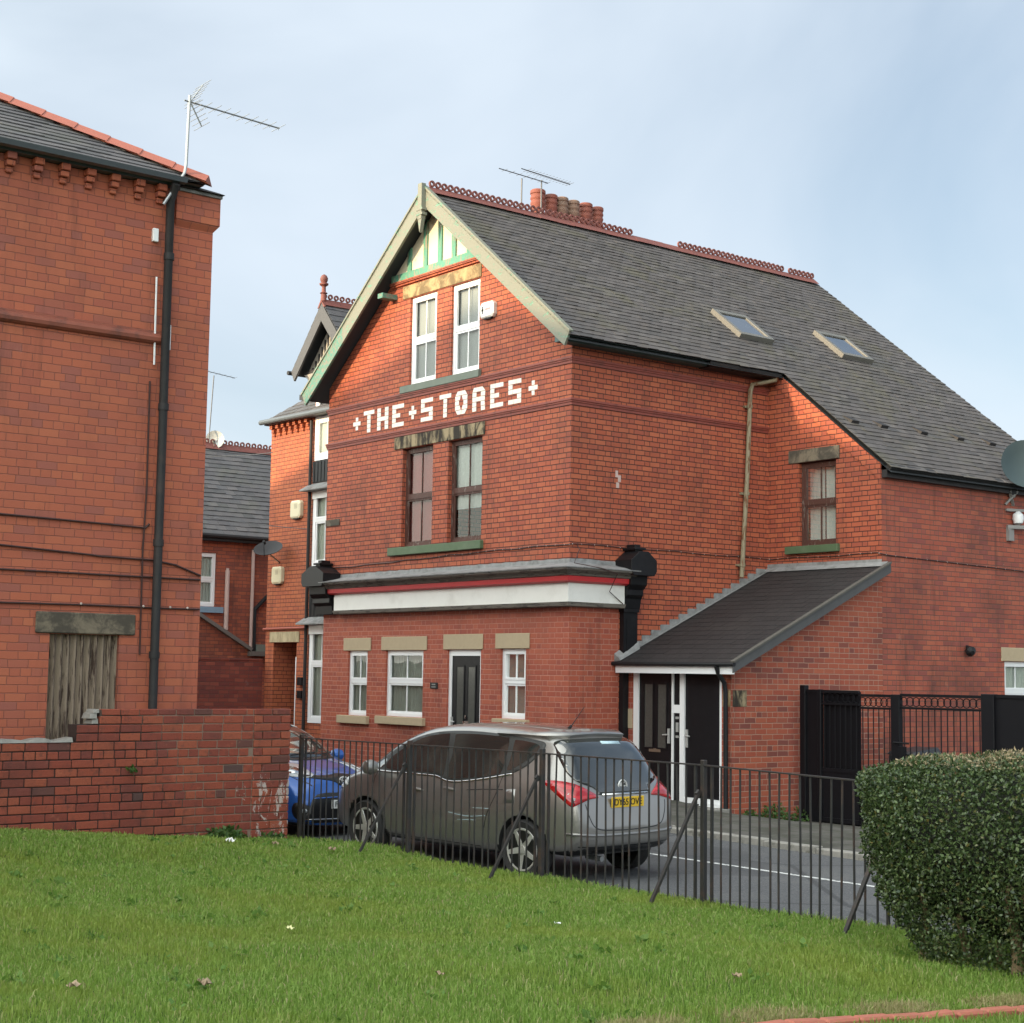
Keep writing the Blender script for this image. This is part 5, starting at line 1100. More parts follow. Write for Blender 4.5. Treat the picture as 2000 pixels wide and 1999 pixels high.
def catmull(P, n=5, closed=True):
    out = []; m = len(P)
    for i in range(m if closed else m-1):
        g = lambda k: P[(i+k) % m] if closed else P[min(max(i+k, 0), m-1)]
        p0, p1, p2, p3 = g(-1), g(0), g(1), g(2)
        for k in range(n):
            t = k/n; out.append(tuple(.5*(2*b+(c-a)*t+(2*a-5*b+4*c-d)*t*t+(3*b-a-3*c+d)*t**3) for a, b, c, d in zip(p0, p1, p2, p3)))
    if not closed: out.append(P[-1])
    return out
class Car:
    def __init__(s, S, L, keys, wheels, paint):
        s.S = S; s.L = L; s.k = keys; s.wheels = wheels; s.paint = paint
    def rows(s, x):
        k = s.k; zt = interp2(x, k['ztop']); zb = interp2(x, k['zbot']); wd = interp2(x, k['w']); wr = min(interp2(x, k['wroof']), wd*.93); bl = interp2(x, k['belt'])
        bl = min(bl, zt-.045); g = sstep(.02, .34, zt-bl); lo = [(0, zb), (wd*.55, zb), (wd*.86, zb+.01), (wd*.965, zb+.07)]
        for f, e in ((.22, .985), (.42, .997), (.60, 1.0), (.76, .995), (.90, .98)): lo.append((wd*e, zb+(bl-zb)*f))
        lo.append((wd*.955, bl)); b0 = wd*.955; hood = []; gr = []
        for i, t in enumerate((.14, .3, .46, .62, .80, 1.0)):
            y = b0*(1-t); hood.append((y, bl+(zt-bl)*math.sin(min(1, t*1.25)*math.pi/2)))
        ww = wr
        gr = [(b0*.975+(ww-b0)*.22, bl+(zt-bl)*.28), (b0+(ww-b0)*.66, bl+(zt-bl)*.60), (ww+.01, bl+(zt-bl)*.865), (ww*.86, zt-.028), (ww*.50, zt-.006), (0, zt)]
        return lo+[(a[0]*(1-g)+b[0]*g, a[1]*(1-g)+b[1]*g) for a, b in zip(hood, gr)]
    def shell(s):
        bm = W(); cols = []
        for x in s.k['xs']:
            R = s.rows(x); ring = [(x, y, z) for y, z in R]+[(x, -y, z) for y, z in R[-2:0:-1]]
            cols.append([bm.verts.new(p) for p in ring])
        for e in (0, -1):
            c = sum((v.co for v in cols[e]), Vector())/len(cols[e]); x = s.k['xs'][e]+(-.012 if e == 0 else .012)
            ring = [bm.verts.new((x, v.co.y*.6, c.z+(v.co.z-c.z)*.6)) for v in cols[e]]
            ring2 = [bm.verts.new((x, v.co.y*.2, c.z+(v.co.z-c.z)*.2)) for v in cols[e]]
            if e == 0: cols = [ring2, ring]+cols; bm.faces.new(ring2)
            else: cols = cols+[ring, ring2]; bm.faces.new(ring2[::-1])
        n = len(cols[0])
        for a, b in zip(cols, cols[1:]):
            for i in range(n): bm.faces.new((a[i], b[i], b[(i+1) % n], a[(i+1) % n]))
        bmesh.ops.recalc_face_normals(bm, faces=bm.faces)
        me = bpy.data.meshes.new('body'); bm.to_mesh(me); bm.free()
        o = link('body', me); md = o.modifiers.new('s', 'SUBSURF'); md.levels = 2; md.render_levels = 2
        dg = bpy.context.evaluated_depsgraph_get(); m2 = bpy.data.meshes.new_from_object(o.evaluated_get(dg)); o.modifiers.clear(); o.data = m2; bpy.data.meshes.remove(me)
        b2 = W(); b2.from_mesh(m2); s.bvh = BVHTree.FromBMesh(b2); b2.free()
        for (x, y, r, wdt) in s.wheels:
            cb = W(); lathe(cb, [(r*1.13, -.5), (r*1.13, .5)], (x, 0, r*1.02), 40, (0, 1, 0)); bmesh.ops.recalc_face_normals(cb, faces=cb.faces)
            for v in cb.verts: v.co.y = (abs(y)-wdt*.5-.06 if v.co.y < 0 else 1.3) if False else v.co.y*2.6
            cm_ = bpy.data.meshes.new('cut'); cb.to_mesh(cm_); cb.free(); co = link('cut', cm_, MT['car_black'])
            bo = o.modifiers.new('b', 'BOOLEAN'); bo.operation = 'DIFFERENCE'; bo.object = co; bo.solver = 'EXACT'
            dg = bpy.context.evaluated_depsgraph_get(); m3 = bpy.data.meshes.new_from_object(o.evaluated_get(dg)); o.modifiers.clear(); o.data = m3; bpy.data.objects.remove(co)
        m = o.data; m.materials.clear(); m.materials.append(MT[s.paint]); m.materials.append(MT['car_black'])
        for p in m.polygons:
            p.use_smooth = True; c = p.center; blk = 0
            for (x, y, r, wdt) in s.wheels:
                if abs(math.hypot(c.x-x, c.z-r*1.02)-r*1.13) < .02 and abs(c.y) < s.k['W']*.965: blk = 1
            if p.normal.z < -.75 and c.z < .40: blk = 1
            p.material_index = blk
        m.transform(Matrix.Scale(s.S, 4)); o.parent = s.root; o.name = 'body'; s.body = o; return o
    def pt(s, mode, a, z, off):
        c7 = math.sqrt(.5)
        if mode == 'rear': o, d = Vector((-3, a, z)), Vector((1, 0, 0))
        elif mode == 'front': o, d = Vector((s.L+3, a, z)), Vector((-1, 0, 0))
        elif mode == 'side': o, d = Vector((a, 3, z)), Vector((0, -1, 0))
        elif mode == 'rcorner': d = Vector((c7, -c7, 0)); o = Vector((c7*a, c7*a, z))-d*4
        elif mode == 'fcorner': d = Vector((-c7, -c7, 0)); o = Vector((c7*a, -c7*a, z))-d*5
        elif mode == 'top': o, d = Vector((a, z, 4)), Vector((0, 0, -1))
        h, n, _, _ = s.bvh.ray_cast(o, d)
        if h is None:
            h, n, _, _ = s.bvh.find_nearest(o+d*3)
        if n.dot(d) > 0: n = -n
        return h+n*off, n
    def decal(s, name, outline, mode, mat, off=.004, mirror=False, parent=None, smooth=5, res=.06, thick=.01):
        pts = catmull(outline, smooth) if smooth else outline
        for m in ((1, -1) if mirror else (1,)):
            P = [Vector(p) for p in pts]; n = len(P); E = [(i, (i+1) % n) for i in range(n)]
            x0, x1 = min(p[0] for p in P), max(p[0] for p in P); z0, z1 = min(p[1] for p in P), max(p[1] for p in P)
            def inside(q):
                r = False
                for i in range(n):
                    a, b = P[i], P[i-1]
                    if (a[1] > q[1]) != (b[1] > q[1]) and q[0] < (b[0]-a[0])*(q[1]-a[1])/(b[1]-a[1])+a[0]: r = not r
                return r
            extra = []
            nx, nz = int((x1-x0)/res), int((z1-z0)/res)
            for i in range(1, nx+1):
                for j in range(1, nz+1):
                    q = Vector((x0+(x1-x0)*i/(nx+1), z0+(z1-z0)*j/(nz+1)))
                    if inside(q) and min((q-p).length for p in P) > res*.35: extra.append(q)
            V2, E2, F2, *_ = delaunay_2d_cdt([Vector((p[0], p[1])) for p in P]+extra, E, [], 1, 1e-6)
            bm = W(); vs_ = []; ins = []
            for p in V2:
                h, nn = s.pt(mode, p[0], p[1], off); vs_.append(bm.verts.new(Vector((h.x, h.y*m, h.z))*s.S)); nn = Vector((nn.x, nn.y*m, nn.z)); ins.append(nn)
            for f in F2:
                try: bm.faces.new([vs_[i] for i in f])
                except ValueError: pass
            bm.verts.index_update(); bd = [e for e in bm.edges if len(e.link_faces) == 1]; low = {}
            if not thick: bd = []
            for e in bd:
                for v in e.verts:
                    if v not in low: low[v] = bm.verts.new(v.co-ins[v.index]*thick*s.S)
            for e in bd:
                a, b = e.verts; bm.faces.new((a, b, low[b], low[a]))
            o = obj(name, bm, mat, None, False)
            for p in o.data.polygons: p.use_smooth = len(p.vertices) == 3
            o.parent = parent or s.root
        return o
    def line(s, name, P, mode, wd=.008, mat=None, off=.0015, mirror=False, parent=None):
        C_ = catmull(P, 6, False); A = []; Bq = []
        for i, p in enumerate(C_):
            a = Vector(C_[max(i-1, 0)]); b = Vector(C_[min(i+1, len(C_)-1)]); t_ = (b-a).normalized(); nn = Vector((-t_.y, t_.x))*wd/2
            A.append(tuple(Vector(p)+nn)); Bq.append(tuple(Vector(p)-nn))
        return s.decal(name, A+Bq[::-1], mode, mat or MT['car_black'], off, mirror, parent or s.body, 0, .2, .003)
    def wheel(s, x, y, r, wdt):
        S = s.S; sg = 1 if y > 0 else -1; rr = r*.70
        bm = W(); w2 = wdt/2
        lathe(bm, [(rr*S, -w2*.8*S), (r*.93*S, -w2*S), (r*S, -w2*.7*S), (r*S, w2*.7*S), (r*.93*S, w2*S), (rr*S, w2*.8*S)], (0, 0, 0), 36, (0, 1, 0), True)
        o = obj('wheel', bm, MT['rubber'], s.root, True); o.location = (x*S, y*S, r*S)
        bm = W(); f = sg*w2*S
        lathe(bm, [(rr*1.02*S, f*.80), (rr*1.0*S, f*.88), (rr*.92*S, f*.84), (rr*.90*S, f*.2), (rr*.2*S, f*.15), (.02, f*.15)], (0, 0, 0), 36, (0, 1, 0)) if sg > 0 else lathe(bm, [(.02, f*.15), (rr*.2*S, f*.15), (rr*.90*S, f*.2), (rr*.92*S, f*.84), (rr*1.0*S, f*.88), (rr*1.02*S, f*.80)], (0, 0, 0), 36, (0, 1, 0))
        h = obj('hub', bm, MT['car_black']); h.parent = o
        bm = W()
        lathe(bm, [(rr*.91*S, f*.55), (rr*.93*S, f*.87), (rr*1.01*S, f*.90), (rr*1.03*S, f*.82)][::(1 if sg > 0 else -1)], (0, 0, 0), 36, (0, 1, 0), False)
        fs = [q for q in bm.faces if len(q.verts) > 6]; bmesh.ops.delete(bm, geom=fs, context='FACES')
        for k in range(5):
            a = 2*math.pi*k/5+.3+x; ca, sa = math.cos(a), math.sin(a); rad_ = Vector((ca, 0, sa)); tan = Vector((-sa, 0, ca))
            q = [(.16, .20, .80), (.95, .115, .86)]
            P = []
            for fr, hw, dp in q: P.append([rad_*rr*fr*S+tan*hw*e*rr*S+Vector((0, f*d_, 0)) for e, d_ in ((-1, dp-.12), (1, dp-.12), (.8, dp), (-.8, dp))])
            hexa(bm, P[0]+P[1])
        lathe(bm, [(.02, f*.6), (rr*.22*S, f*.6), (rr*.2*S, f*.9), (.01, f*.92)][::(1 if sg > 0 else -1)], (0, 0, 0), 16, (0, 1, 0))
        h = obj('rim', bm, MT['alloy'], None, True); h.parent = o
def interp2(x, K):
    xs = [k[0] for k in K]; ys = [k[1] for k in K]; n = len(K)
    if x <= xs[0]: return ys[0]
    if x >= xs[-1]: return ys[-1]
    i = max(j for j in range(n-1) if xs[j] <= x)
    m = lambda j: (ys[min(j+1, n-1)]-ys[max(j-1, 0)])/(xs[min(j+1, n-1)]-xs[max(j-1, 0)])
    hh = xs[i+1]-xs[i]; t = (x-xs[i])/hh
    return ys[i]*(2*t**3-3*t*t+1)+m(i)*hh*(t**3-2*t*t+t)+ys[i+1]*(-2*t**3+3*t*t)+m(i+1)*hh*(t**3-t*t)
class TF:      # frame for text on a car, front or rear
    def __init__(s, x, sg, S, tilt=0.0): s.x = x; s.sg = sg; s.S = S; s.tl = tilt; s.N = Vector((-sg, 0, 0))
    def __call__(s, u, d, v): return Vector(((s.x-s.sg*d*1+s.tl*(v-s.v0 if hasattr(s, 'v0') else 0)), -s.sg*u, v))*s.S

# --- grey people carrier
g = Car(1.031, 4.288, dict(W=.906,
    xs=[0, .03, .08, .15, .24, .34, .45, .56, .70, .95, 1.3, 1.7, 2.1, 2.5, 2.8, 3.05, 3.25, 3.45, 3.65, 3.85, 4.02, 4.14, 4.22, 4.275],
    ztop=[(0, .64), (.03, .84), (.08, .97), (.15, 1.09), (.24, 1.24), (.34, 1.38), (.45, 1.495), (.56, 1.545), (.70, 1.565), (1.0, 1.592), (1.4, 1.612), (1.9, 1.615), (2.3, 1.595), (2.6, 1.55), (2.85, 1.475), (3.1, 1.36), (3.35, 1.215), (3.55, 1.10), (3.75, 1.03), (3.95, .955), (4.1, .875), (4.2, .79), (4.275, .64)],
    zbot=[(0, .40), (.15, .30), (.5, .27), (1, .21), (3.2, .21), (4.0, .24), (4.275, .30)],
    w=[(0, .68), (.03, .75), (.08, .80), (.15, .835), (.3, .868), (.6, .89), (1, .90), (2, .906), (3, .90), (3.5, .885), (3.8, .85), (4.0, .79), (4.14, .71), (4.22, .63), (4.275, .50)],
    wroof=[(0, .60), (.5, .585), (1, .61), (1.9, .62), (2.6, .61), (3.2, .62), (3.6, .66), (4.2, .7)],
    belt=[(0, .90), (.3, 1.0), (.8, 1.03), (1.4, 1.0), (2.2, .985), (3.2, .96), (3.8, .90), (4.275, .6)]), [(.74, .79, .317, .21), (3.384, .79, .317, .21)], 'grey_paint')
g.root = thing('parked_car', 'grey people carrier parked beside the railings with yellow rear plate DY65 OVE', 'car', (7.91, -5.773, -.118), 'cars parked along the road')
g.root.rotation_euler = (0, -.0135, math.pi+rad(6.16)); g.shell()
for (x, y, r, wd) in g.wheels: g.wheel(x, y, r, wd); g.wheel(x, -y, r, wd)
MT['trim_grey'] = plain('grey_window_trim', (.036, .036, .035), .55, .2, .1, 8)
MT['badge'] = plain('silver_badge', (.62, .62, .61), .35, .25, .05)
GL, BK = MT['car_glass'], MT['car_black']
dlo = [(3.47, .985), (3.0, .99), (2.4, 1.0), (2.15, 1.0), (1.98, .965), (1.75, .97), (1.35, 1.03), (1.0, 1.10), (.80, 1.20), (.665, 1.36), (.66, 1.435), (.78, 1.465), (1.2, 1.50), (1.8, 1.515), (2.3, 1.49), (2.65, 1.43), (2.95, 1.325), (3.2, 1.19), (3.38, 1.07)]
g.decal('window_trim', dlo, 'side', MT['trim_grey'], .006, True, smooth=4, thick=.006, res=.04)
for nm, ol in (('side_window', [(3.08, 1.02), (2.6, 1.025), (2.14, 1.03), (2.05, 1.02), (2.10, 1.25), (2.17, 1.44), (2.22, 1.465), (2.55, 1.42), (2.82, 1.325), (3.0, 1.22), (3.12, 1.12)]),
               ('side_window', [(1.98, 1.0), (1.6, 1.015), (1.22, 1.075), (1.14, 1.12), (1.16, 1.35), (1.20, 1.46), (1.25, 1.475), (1.7, 1.485), (2.05, 1.47), (2.06, 1.42), (2.01, 1.22)]),
               ('quarter_window', [(1.06, 1.13), (.92, 1.19), (.78, 1.29), (.72, 1.38), (.74, 1.415), (.85, 1.44), (1.08, 1.455), (1.10, 1.42), (1.07, 1.25)]),
               ('front_quarter_window', [(3.42, 1.01), (3.25, 1.02), (3.18, 1.03), (3.16, 1.10), (3.22, 1.125), (3.34, 1.055)])):
    g.decal(nm, ol, 'side', MT['side_glass'], .0085, True, smooth=3, thick=0, res=.04)
g.decal('chrome_strip', [(3.46, .975), (2.9, .98), (2.3, .988), (2.14, .985), (1.98, .95), (1.75, .955), (1.35, 1.015), (1.0, 1.085), (1.0, 1.103), (1.35, 1.033), (1.75, .973), (1.98, .968), (2.14, 1.003), (2.3, 1.006), (2.9, .998), (3.46, .993)], 'side', MT['chrome'], .0105, True, smooth=3)
g.decal('rear_window', [(-.56, 1.475), (-.3, 1.492), (0, 1.497), (.3, 1.492), (.56, 1.475), (.635, 1.38), (.675, 1.25), (.68, 1.14), (.62, 1.06), (.47, 1.005), (.405, .955), (.38, .925), (0, .92), (-.38, .925), (-.405, .955), (-.47, 1.005), (-.62, 1.06), (-.68, 1.14), (-.675, 1.25), (-.635, 1.38)], 'rear', GL, .005, smooth=4)
g.decal('windscreen', [(-.62, 1.12), (0, 1.10), (.62, 1.12), (.60, 1.3), (.53, 1.49), (0, 1.53), (-.53, 1.49), (-.60, 1.3)], 'front', GL, .004, smooth=4)
g.decal('chrome_strip', [(-.37, .915), (.37, .915), (.365, .935), (-.365, .935)], 'rear', MT['chrome'], .012, smooth=0)
g.decal('brake_light', [(-.17, 1.512), (.17, 1.512), (.17, 1.54), (-.17, 1.54)], 'rear', MT['red_lens'], .01, smooth=0)
g.decal('spoiler', [(-.58, 1.49), (0, 1.512), (.58, 1.49), (.60, 1.515), (.5, 1.535), (0, 1.552), (-.5, 1.535), (-.60, 1.515)], 'rear', MT['grey_paint'], .045, smooth=3, thick=.05)
g.decal('sticker', [(-.28, 1.43), (.02, 1.435), (.02, 1.465), (-.28, 1.46)], 'rear', MT['sticker'], .008, smooth=0)
g.decal('tail_light', [(.93, 1.045), (.82, 1.07), (.64, 1.05), (.47, .985), (.345, .905), (.44, .885), (.55, .845), (.63, .815), (.70, .86), (.82, .955)], 'rcorner', MT['red_lens'], .008, True, smooth=4)
g.line('lamp_seam', [(.60, 1.04), (.625, .93), (.60, .83)], 'rcorner', .009, off=.011, mirror=True)
g.decal('headlight', [(2.08, .83), (2.25, .90), (2.42, .86), (2.56, .76), (2.5, .70), (2.3, .72), (2.12, .76)], 'fcorner', MT['clear_lens'], .006, True, smooth=4)
g.decal('grille', [(-.42, .72), (0, .74), (.42, .72), (.36, .60), (0, .58), (-.36, .60)], 'front', BK, .006, smooth=4)
for L_ in ([(2.05, .99), (2.02, .80), (2.03, .55), (2.06, .30)], [(1.10, 1.09), (1.14, .90), (1.27, .66), (1.32, .50)], [(3.22, .99), (3.26, .80), (3.24, .5), (3.20, .30)], [(3.20, .30), (2.6, .285), (2.06, .29), (1.4, .29)], [(1.62, .885), (1.35, .91), (1.05, .93)]): g.line('door_seam', L_, 'side', .010, mirror=True)
g.line('tailgate_seam', [(-.64, .84), (-.60, .70), (-.50, .585), (-.2, .555), (.2, .555), (.50, .585), (.60, .70), (.64, .84)], 'rear', .011)
g.line('bumper_seam', [(-.72, .40), (-.4, .385), (.4, .385), (.72, .40)], 'rear', .012)
g.decal('bumper_crease', [(-.78, .52), (-.4, .497), (.4, .497), (.78, .52), (.78, .545), (.4, .522), (-.4, .522), (-.78, .545)], 'rear', MT['grey_paint'], .018, smooth=3, thick=.02)
g.decal('bumper_intake', [(-.50, .33), (.50, .33), (.44, .375), (-.44, .375)], 'rear', BK, .005, smooth=0)
g.decal('fuel_flap', [(1.02, .93), (.86, .95), (.86, .80), (1.02, .79)], 'side', MT['grey_paint'], .003, False, smooth=0)
S = g.S
def at_rear(z, off=.01): return g.pt('rear', 0, z, off)[0].x
for P_ in ([(1.9, .62), (1.6, .60), (1.3, .63)], [(1.75, .55), (1.45, .57)], [(1.5, .70), (1.25, .71)]): g.line('scratch', P_, 'side', .006, MT['sticker'], .0012)
t_ = TF(at_rear(.845, .02), 1, S)
bm = W(); tbox(bm, t_, -.26, .26, -.006, .004, .788, .899); pl = obj('number_plate', bm, MT['plate_yellow'], g.root, bevel=.003)
text('DY65 OVE', t_, 0, .842, .098, .006, BK, pl, 'lettering')
def ring(bm, t, cu, cv, ru, rv, th, d, n=24):
    tube(bm, [t(cu+ru*math.cos(2*math.pi*i/n), d, cv+rv*math.sin(2*math.pi*i/n)) for i in range(n+1)], th*S, 6, False)
t_ = TF(at_rear(1.02, .012), 1, S); bm = W(); ring(bm, t_, 0, 1.005, .066, .066, .009, .0)
tprism(bm, t_, [(-.045, 1.040), (.03, 1.050), (.0, 1.018), (.046, 1.012), (-.012, .958), (-.005, 1.0), (-.048, 1.005)], -.002, .006)
em = obj('emblem', bm, MT['badge'], g.root, True)
bm = W(); lathe(bm, [(.001, 0), (.053*S, 0), (.053*S, .004), (.001, .004)], t_(0, -.004, 1.005), 24, (1, 0, 0)); o = obj('emblem_back', bm, BK); o.parent = em
bm = W(); t2 = TF(at_rear(.84, .004), 1, S); o = text('TDI', t2, -.50, .80, .04, .06, MT['chrome'], g.root, 'badge') if False else None
bm.free()
for x, z in ((2.43, .83), (1.90, .875)):
    for sg in (1, -1):
        p, n = g.pt('side', x, z, .018); bm = W(); tube(bm, [Vector((p.x+dx, (p.y-abs(dx)*.1)*sg, p.z+dx*.05))*S for dx in (-.095, -.05, 0, .05, .095)], [.008, .017, .019, .017, .008], 8); obj('door_handle', bm, MT['grey_paint'], g.root, True)
for sg in (1, -1):
    bm = W(); lathe(bm, [(.02, -.09), (.075, -.07), (.095, 0), (.075, .07), (.02, .09)], Vector((3.20, .985*sg, 1.035))*S, 12, (.15, 1, 0)); bm2 = None
    tube(bm, [Vector((3.24, .86*sg, .985))*S, Vector((3.21, .95*sg, 1.01))*S], .03, 8); obj('wing_mirror', bm, MT['grey_paint'], g.root, True)
bm = W(); p = g.pt('top', .92, 0, 0)[0]; tube(bm, [p*S, (p+Vector((-.035, 0, .03)))*S], .018, 8); tube(bm, [p*S+Vector((-.03, 0, .02)), p*S+Vector((-.24, 0, .26))], [.006, .003], 6); obj('roof_antenna', bm, BK, g.root)
bm = W(); box(bm, .25, 3.9, -.62, .62, .28, .34); obj('underbody', bm, BK, g.root)
bm = W(); tube(bm, [Vector((.35, .3, .26)), Vector((.12, .30, .25))], .03, 10); obj('exhaust', bm, MT['galv'], g.root)

# --- blue hatchback
b = Car(1.031, 3.95, dict(W=.85,
    xs=[0, .04, .1, .2, .35, .5, .7, 1.0, 1.4, 1.8, 2.2, 2.5, 2.75, 2.95, 3.15, 3.35, 3.55, 3.70, 3.82, 3.90, 3.945],
    ztop=[(0, .6), (.1, .98), (.3, 1.3), (.5, 1.44), (.9, 1.50), (1.4, 1.51), (1.9, 1.48), (2.2, 1.41), (2.5, 1.28), (2.75, 1.13), (2.95, 1.03), (3.2, .985), (3.5, .925), (3.70, .86), (3.82, .80), (3.90, .715), (3.945, .55)],
    zbot=[(0, .35), (.4, .2), (3.3, .19), (3.945, .20)],
    w=[(0, .62), (.1, .74), (.4, .82), (1, .848), (2.6, .85), (3.2, .845), (3.5, .825), (3.70, .78), (3.82, .72), (3.90, .64), (3.945, .55)],
    wroof=[(0, .55), (1, .58), (2, .58), (3, .62), (3.9, .65)],
    belt=[(0, .88), (1, .93), (2.6, .90), (3.2, .88), (3.6, .80), (3.945, .5)]), [(.72, .74, .30, .185), (3.23, .74, .30, .185)], 'blue_paint')
b.root = thing('parked_car', 'blue hatchback with oval chrome emblem, nose to nose with the grey car', 'car', (0, 0, 0), 'cars parked along the road')
ang = rad(6.16); fx, fy = 2.82, -6.23; b.root.location = (fx-math.cos(ang)*3.95*1.031, fy-math.sin(ang)*3.95*1.031, -.075); b.root.rotation_euler = (0, 0.006, ang); b.shell()
for (x, y, r, wd) in b.wheels: b.wheel(x, y, r, wd); b.wheel(x, -y, r, wd)
b.decal('windscreen', [(-.68, 1.04), (-.35, 1.02), (0, 1.015), (.35, 1.02), (.68, 1.04), (.62, 1.2), (.53, 1.39), (0, 1.43), (-.53, 1.39), (-.62, 1.2)], 'front', GL, .004, smooth=4)
b.decal('windscreen_cowl', [(-.70, .995), (0, .985), (.70, .995), (.69, 1.035), (0, 1.012), (-.69, 1.035)], 'front', BK, .003, smooth=3)
b.decal('side_window', [(2.75, .95), (1.6, .94), (.75, 1.0), (.6, 1.1), (.8, 1.34), (1.4, 1.41), (1.9, 1.39), (2.3, 1.27), (2.6, 1.1)], 'side', GL, .004, True, smooth=4)
b.decal('grille_band', [(-.62, .815), (-.36, .785), (-.16, .755), (-.07, .70), (0, .685), (.07, .70), (.16, .755), (.36, .785), (.62, .815), (.60, .845), (.3, .825), (.1, .835), (0, .845), (-.1, .835), (-.3, .825), (-.60, .845)], 'front', BK, .005, smooth=4)
b.decal('lower_grille', [(-.46, .60), (0, .61), (.46, .60), (.60, .40), (.66, .27), (.5, .245), (0, .24), (-.5, .245), (-.66, .27), (-.60, .40)], 'front', BK, .006, smooth=3)
b.decal('chrome_lip', [(-.56, .285), (0, .275), (.56, .285), (.56, .298), (0, .290), (-.56, .298)], 'front', MT['chrome'], .012, smooth=3)
b.decal('grille_bar', [(-.47, .545), (0, .552), (.47, .545), (.47, .56), (0, .566), (-.47, .56)], 'front', MT['blue_paint'], .013, smooth=3)
b.decal('headlight', [(1.92, .955), (2.1, .95), (2.24, .90), (2.36, .835), (2.30, .80), (2.14, .81), (2.0, .84), (1.9, .90)], 'fcorner', MT['clear_lens'], .006, True, smooth=4)
b.decal('headlight_core', [(2.0, .92), (2.12, .91), (2.2, .865), (2.1, .845), (2.02, .87)], 'fcorner', MT['chrome'], .012, True, smooth=4)
b.decal('fog_light', [(2.26, .40), (2.30, .37), (2.34, .40), (2.30, .43)], 'fcorner', MT['clear_lens'], .012, True, smooth=4)
b.decal('fog_recess', [(2.18, .50), (2.34, .47), (2.40, .36), (2.34, .28), (2.2, .30), (2.14, .4)], 'fcorner', BK, .004, True, smooth=4)
b.line('bonnet_seam', [(3.86, .50), (3.6, .66), (3.2, .72), (2.95, .73)], 'top', .010, mirror=True)
def at_front(z, off): return b.pt('front', 0, z, off)[0].x
t_ = TF(at_front(.47, .015), -1, b.S)
bm = W(); tbox(bm, t_, -.26, .26, -.006, .004, .415, .525); pl = obj('number_plate', bm, MT['plate_white'], b.root, bevel=.003); text('FO10 KYE', t_, 0, .469, .098, .006, BK, pl, 'lettering')
t_ = TF(at_front(.755, .02), -1, b.S); bm = W(); ring(bm, t_, 0, .758, .075, .052, .007, 0); ring(bm, t_, 0, .758, .026, .046, .006, 0); ring(bm, t_, 0, .781, .056, .022, .006, 0); obj('emblem', bm, MT['badge'], b.root, True)
for sg in (1, -1):
    bm = W(); lathe(bm, [(.02, -.09), (.075, -.07), (.095, 0), (.075, .07), (.02, .09)], Vector((2.55, .92*sg, 1.0))*b.S, 12, (.15, 1, 0)); obj('wing_mirror', bm, MT['blue_paint'], b.root, True)
for sg in (-.2, .35):
    P = [(3.02+.0*i, sg) for i in range(2)]; bm = W(); q = [b.pt('front', sg+.45*i/6, 1.03+.02*i/6, .02)[0]*b.S for i in range(7)]; tube(bm, q, .008, 5); obj('wiper', bm, BK, b.root)

# ------------------------------------------------------------------ planting
def mesh_np(name, V, Fc, k, mat):
    """mesh of n-gons with k corners each"""
    me = bpy.data.meshes.new(name); nv, nf = len(V), len(Fc)
    me.vertices.add(nv); me.vertices.foreach_set('co', np.ascontiguousarray(V, dtype=np.float32).ravel())
    me.loops.add(nf*k); me.loops.foreach_set('vertex_index', np.ascontiguousarray(Fc, dtype=np.int32).ravel())
    me.polygons.add(nf); me.polygons.foreach_set('loop_start', np.arange(0, nf*k, k, dtype=np.int32)); me.polygons.foreach_set('loop_total', np.full(nf, k, dtype=np.int32))
    me.update(calc_edges=True); me.validate()
    return link(name, me, mat)
def m_leafy(name, stops, rough, patch, patch_amt, trans=.25, scale=.7):
    t = NT(name); g = t.n('NewGeometry'); p = g.outputs['Position']
    c = t.ramp(t.isl, stops); n = t.noise(p, scale, 5, .6)
    c = t.mix(t.M('MULTIPLY', t.step(n, .42, .68), patch_amt), c, patch)
    b = t.n('BsdfPrincipled'); t.put(b.inputs['Base Color'], c); b.inputs['Roughness'].default_value = rough; b.inputs['Specular IOR Level'].default_value = .4
    tr = t.n('BsdfTranslucent'); t.put(tr.inputs['Color'], c)
    m = t.n('MixShader'); m.inputs[0].default_value = trans; t.t.links.new(b.outputs[0], m.inputs[1]); t.t.links.new(tr.outputs[0], m.inputs[2]); t.t.links.new(m.outputs[0], t.out.inputs['Surface'])
    return t.m
MT['grass'] = m_leafy('grass_blades', [(0, (.135, .235, .034)), (.3, (.180, .305, .048)), (.6, (.235, .365, .066)), (.86, (.295, .400, .100)), (.95, (.39, .38, .16)), (1, (.46, .40, .23))], .6, (.285, .345, .060), .62, .42, .8)
MT['hedge'] = m_leafy('hedge_leaves', [(0, (.026, .048, .018)), (.35, (.056, .092, .032)), (.7, (.098, .142, .052)), (.9, (.140, .180, .075)), (.97, (.10, .10, .03)), (1, (.16, .12, .04))], .30, (.035, .055, .02), .4, .12, 2.0)
MT['hedge_tip'] = m_leafy('clipped_hedge_tips', [(0, (.16, .13, .07)), (.5, (.30, .23, .13)), (1, (.42, .34, .22))], .7, (.2, .17, .08), .3, .1, 3.0)
MT['weed'] = m_leafy('weed_leaves', [(0, (.035, .085, .018)), (.6, (.06, .13, .03)), (1, (.10, .16, .04))], .5, (.05, .1, .02), .3)
MT['lawn_weed'] = m_leafy('lawn_weed_leaves', [(0, (.09, .19, .03)), (.6, (.13, .24, .04)), (1, (.17, .26, .06))], .55, (.1, .2, .03), .3, .35)
rng = np.random.default_rng(3)
def to_cam(P):
    d = P-np.array(CAMPOS); x = d@np.array(r_); y = d@np.array(u_); z = d@np.array(f_)
    return 1000+FPX*x/z, 999.5-FPX*y/z, z
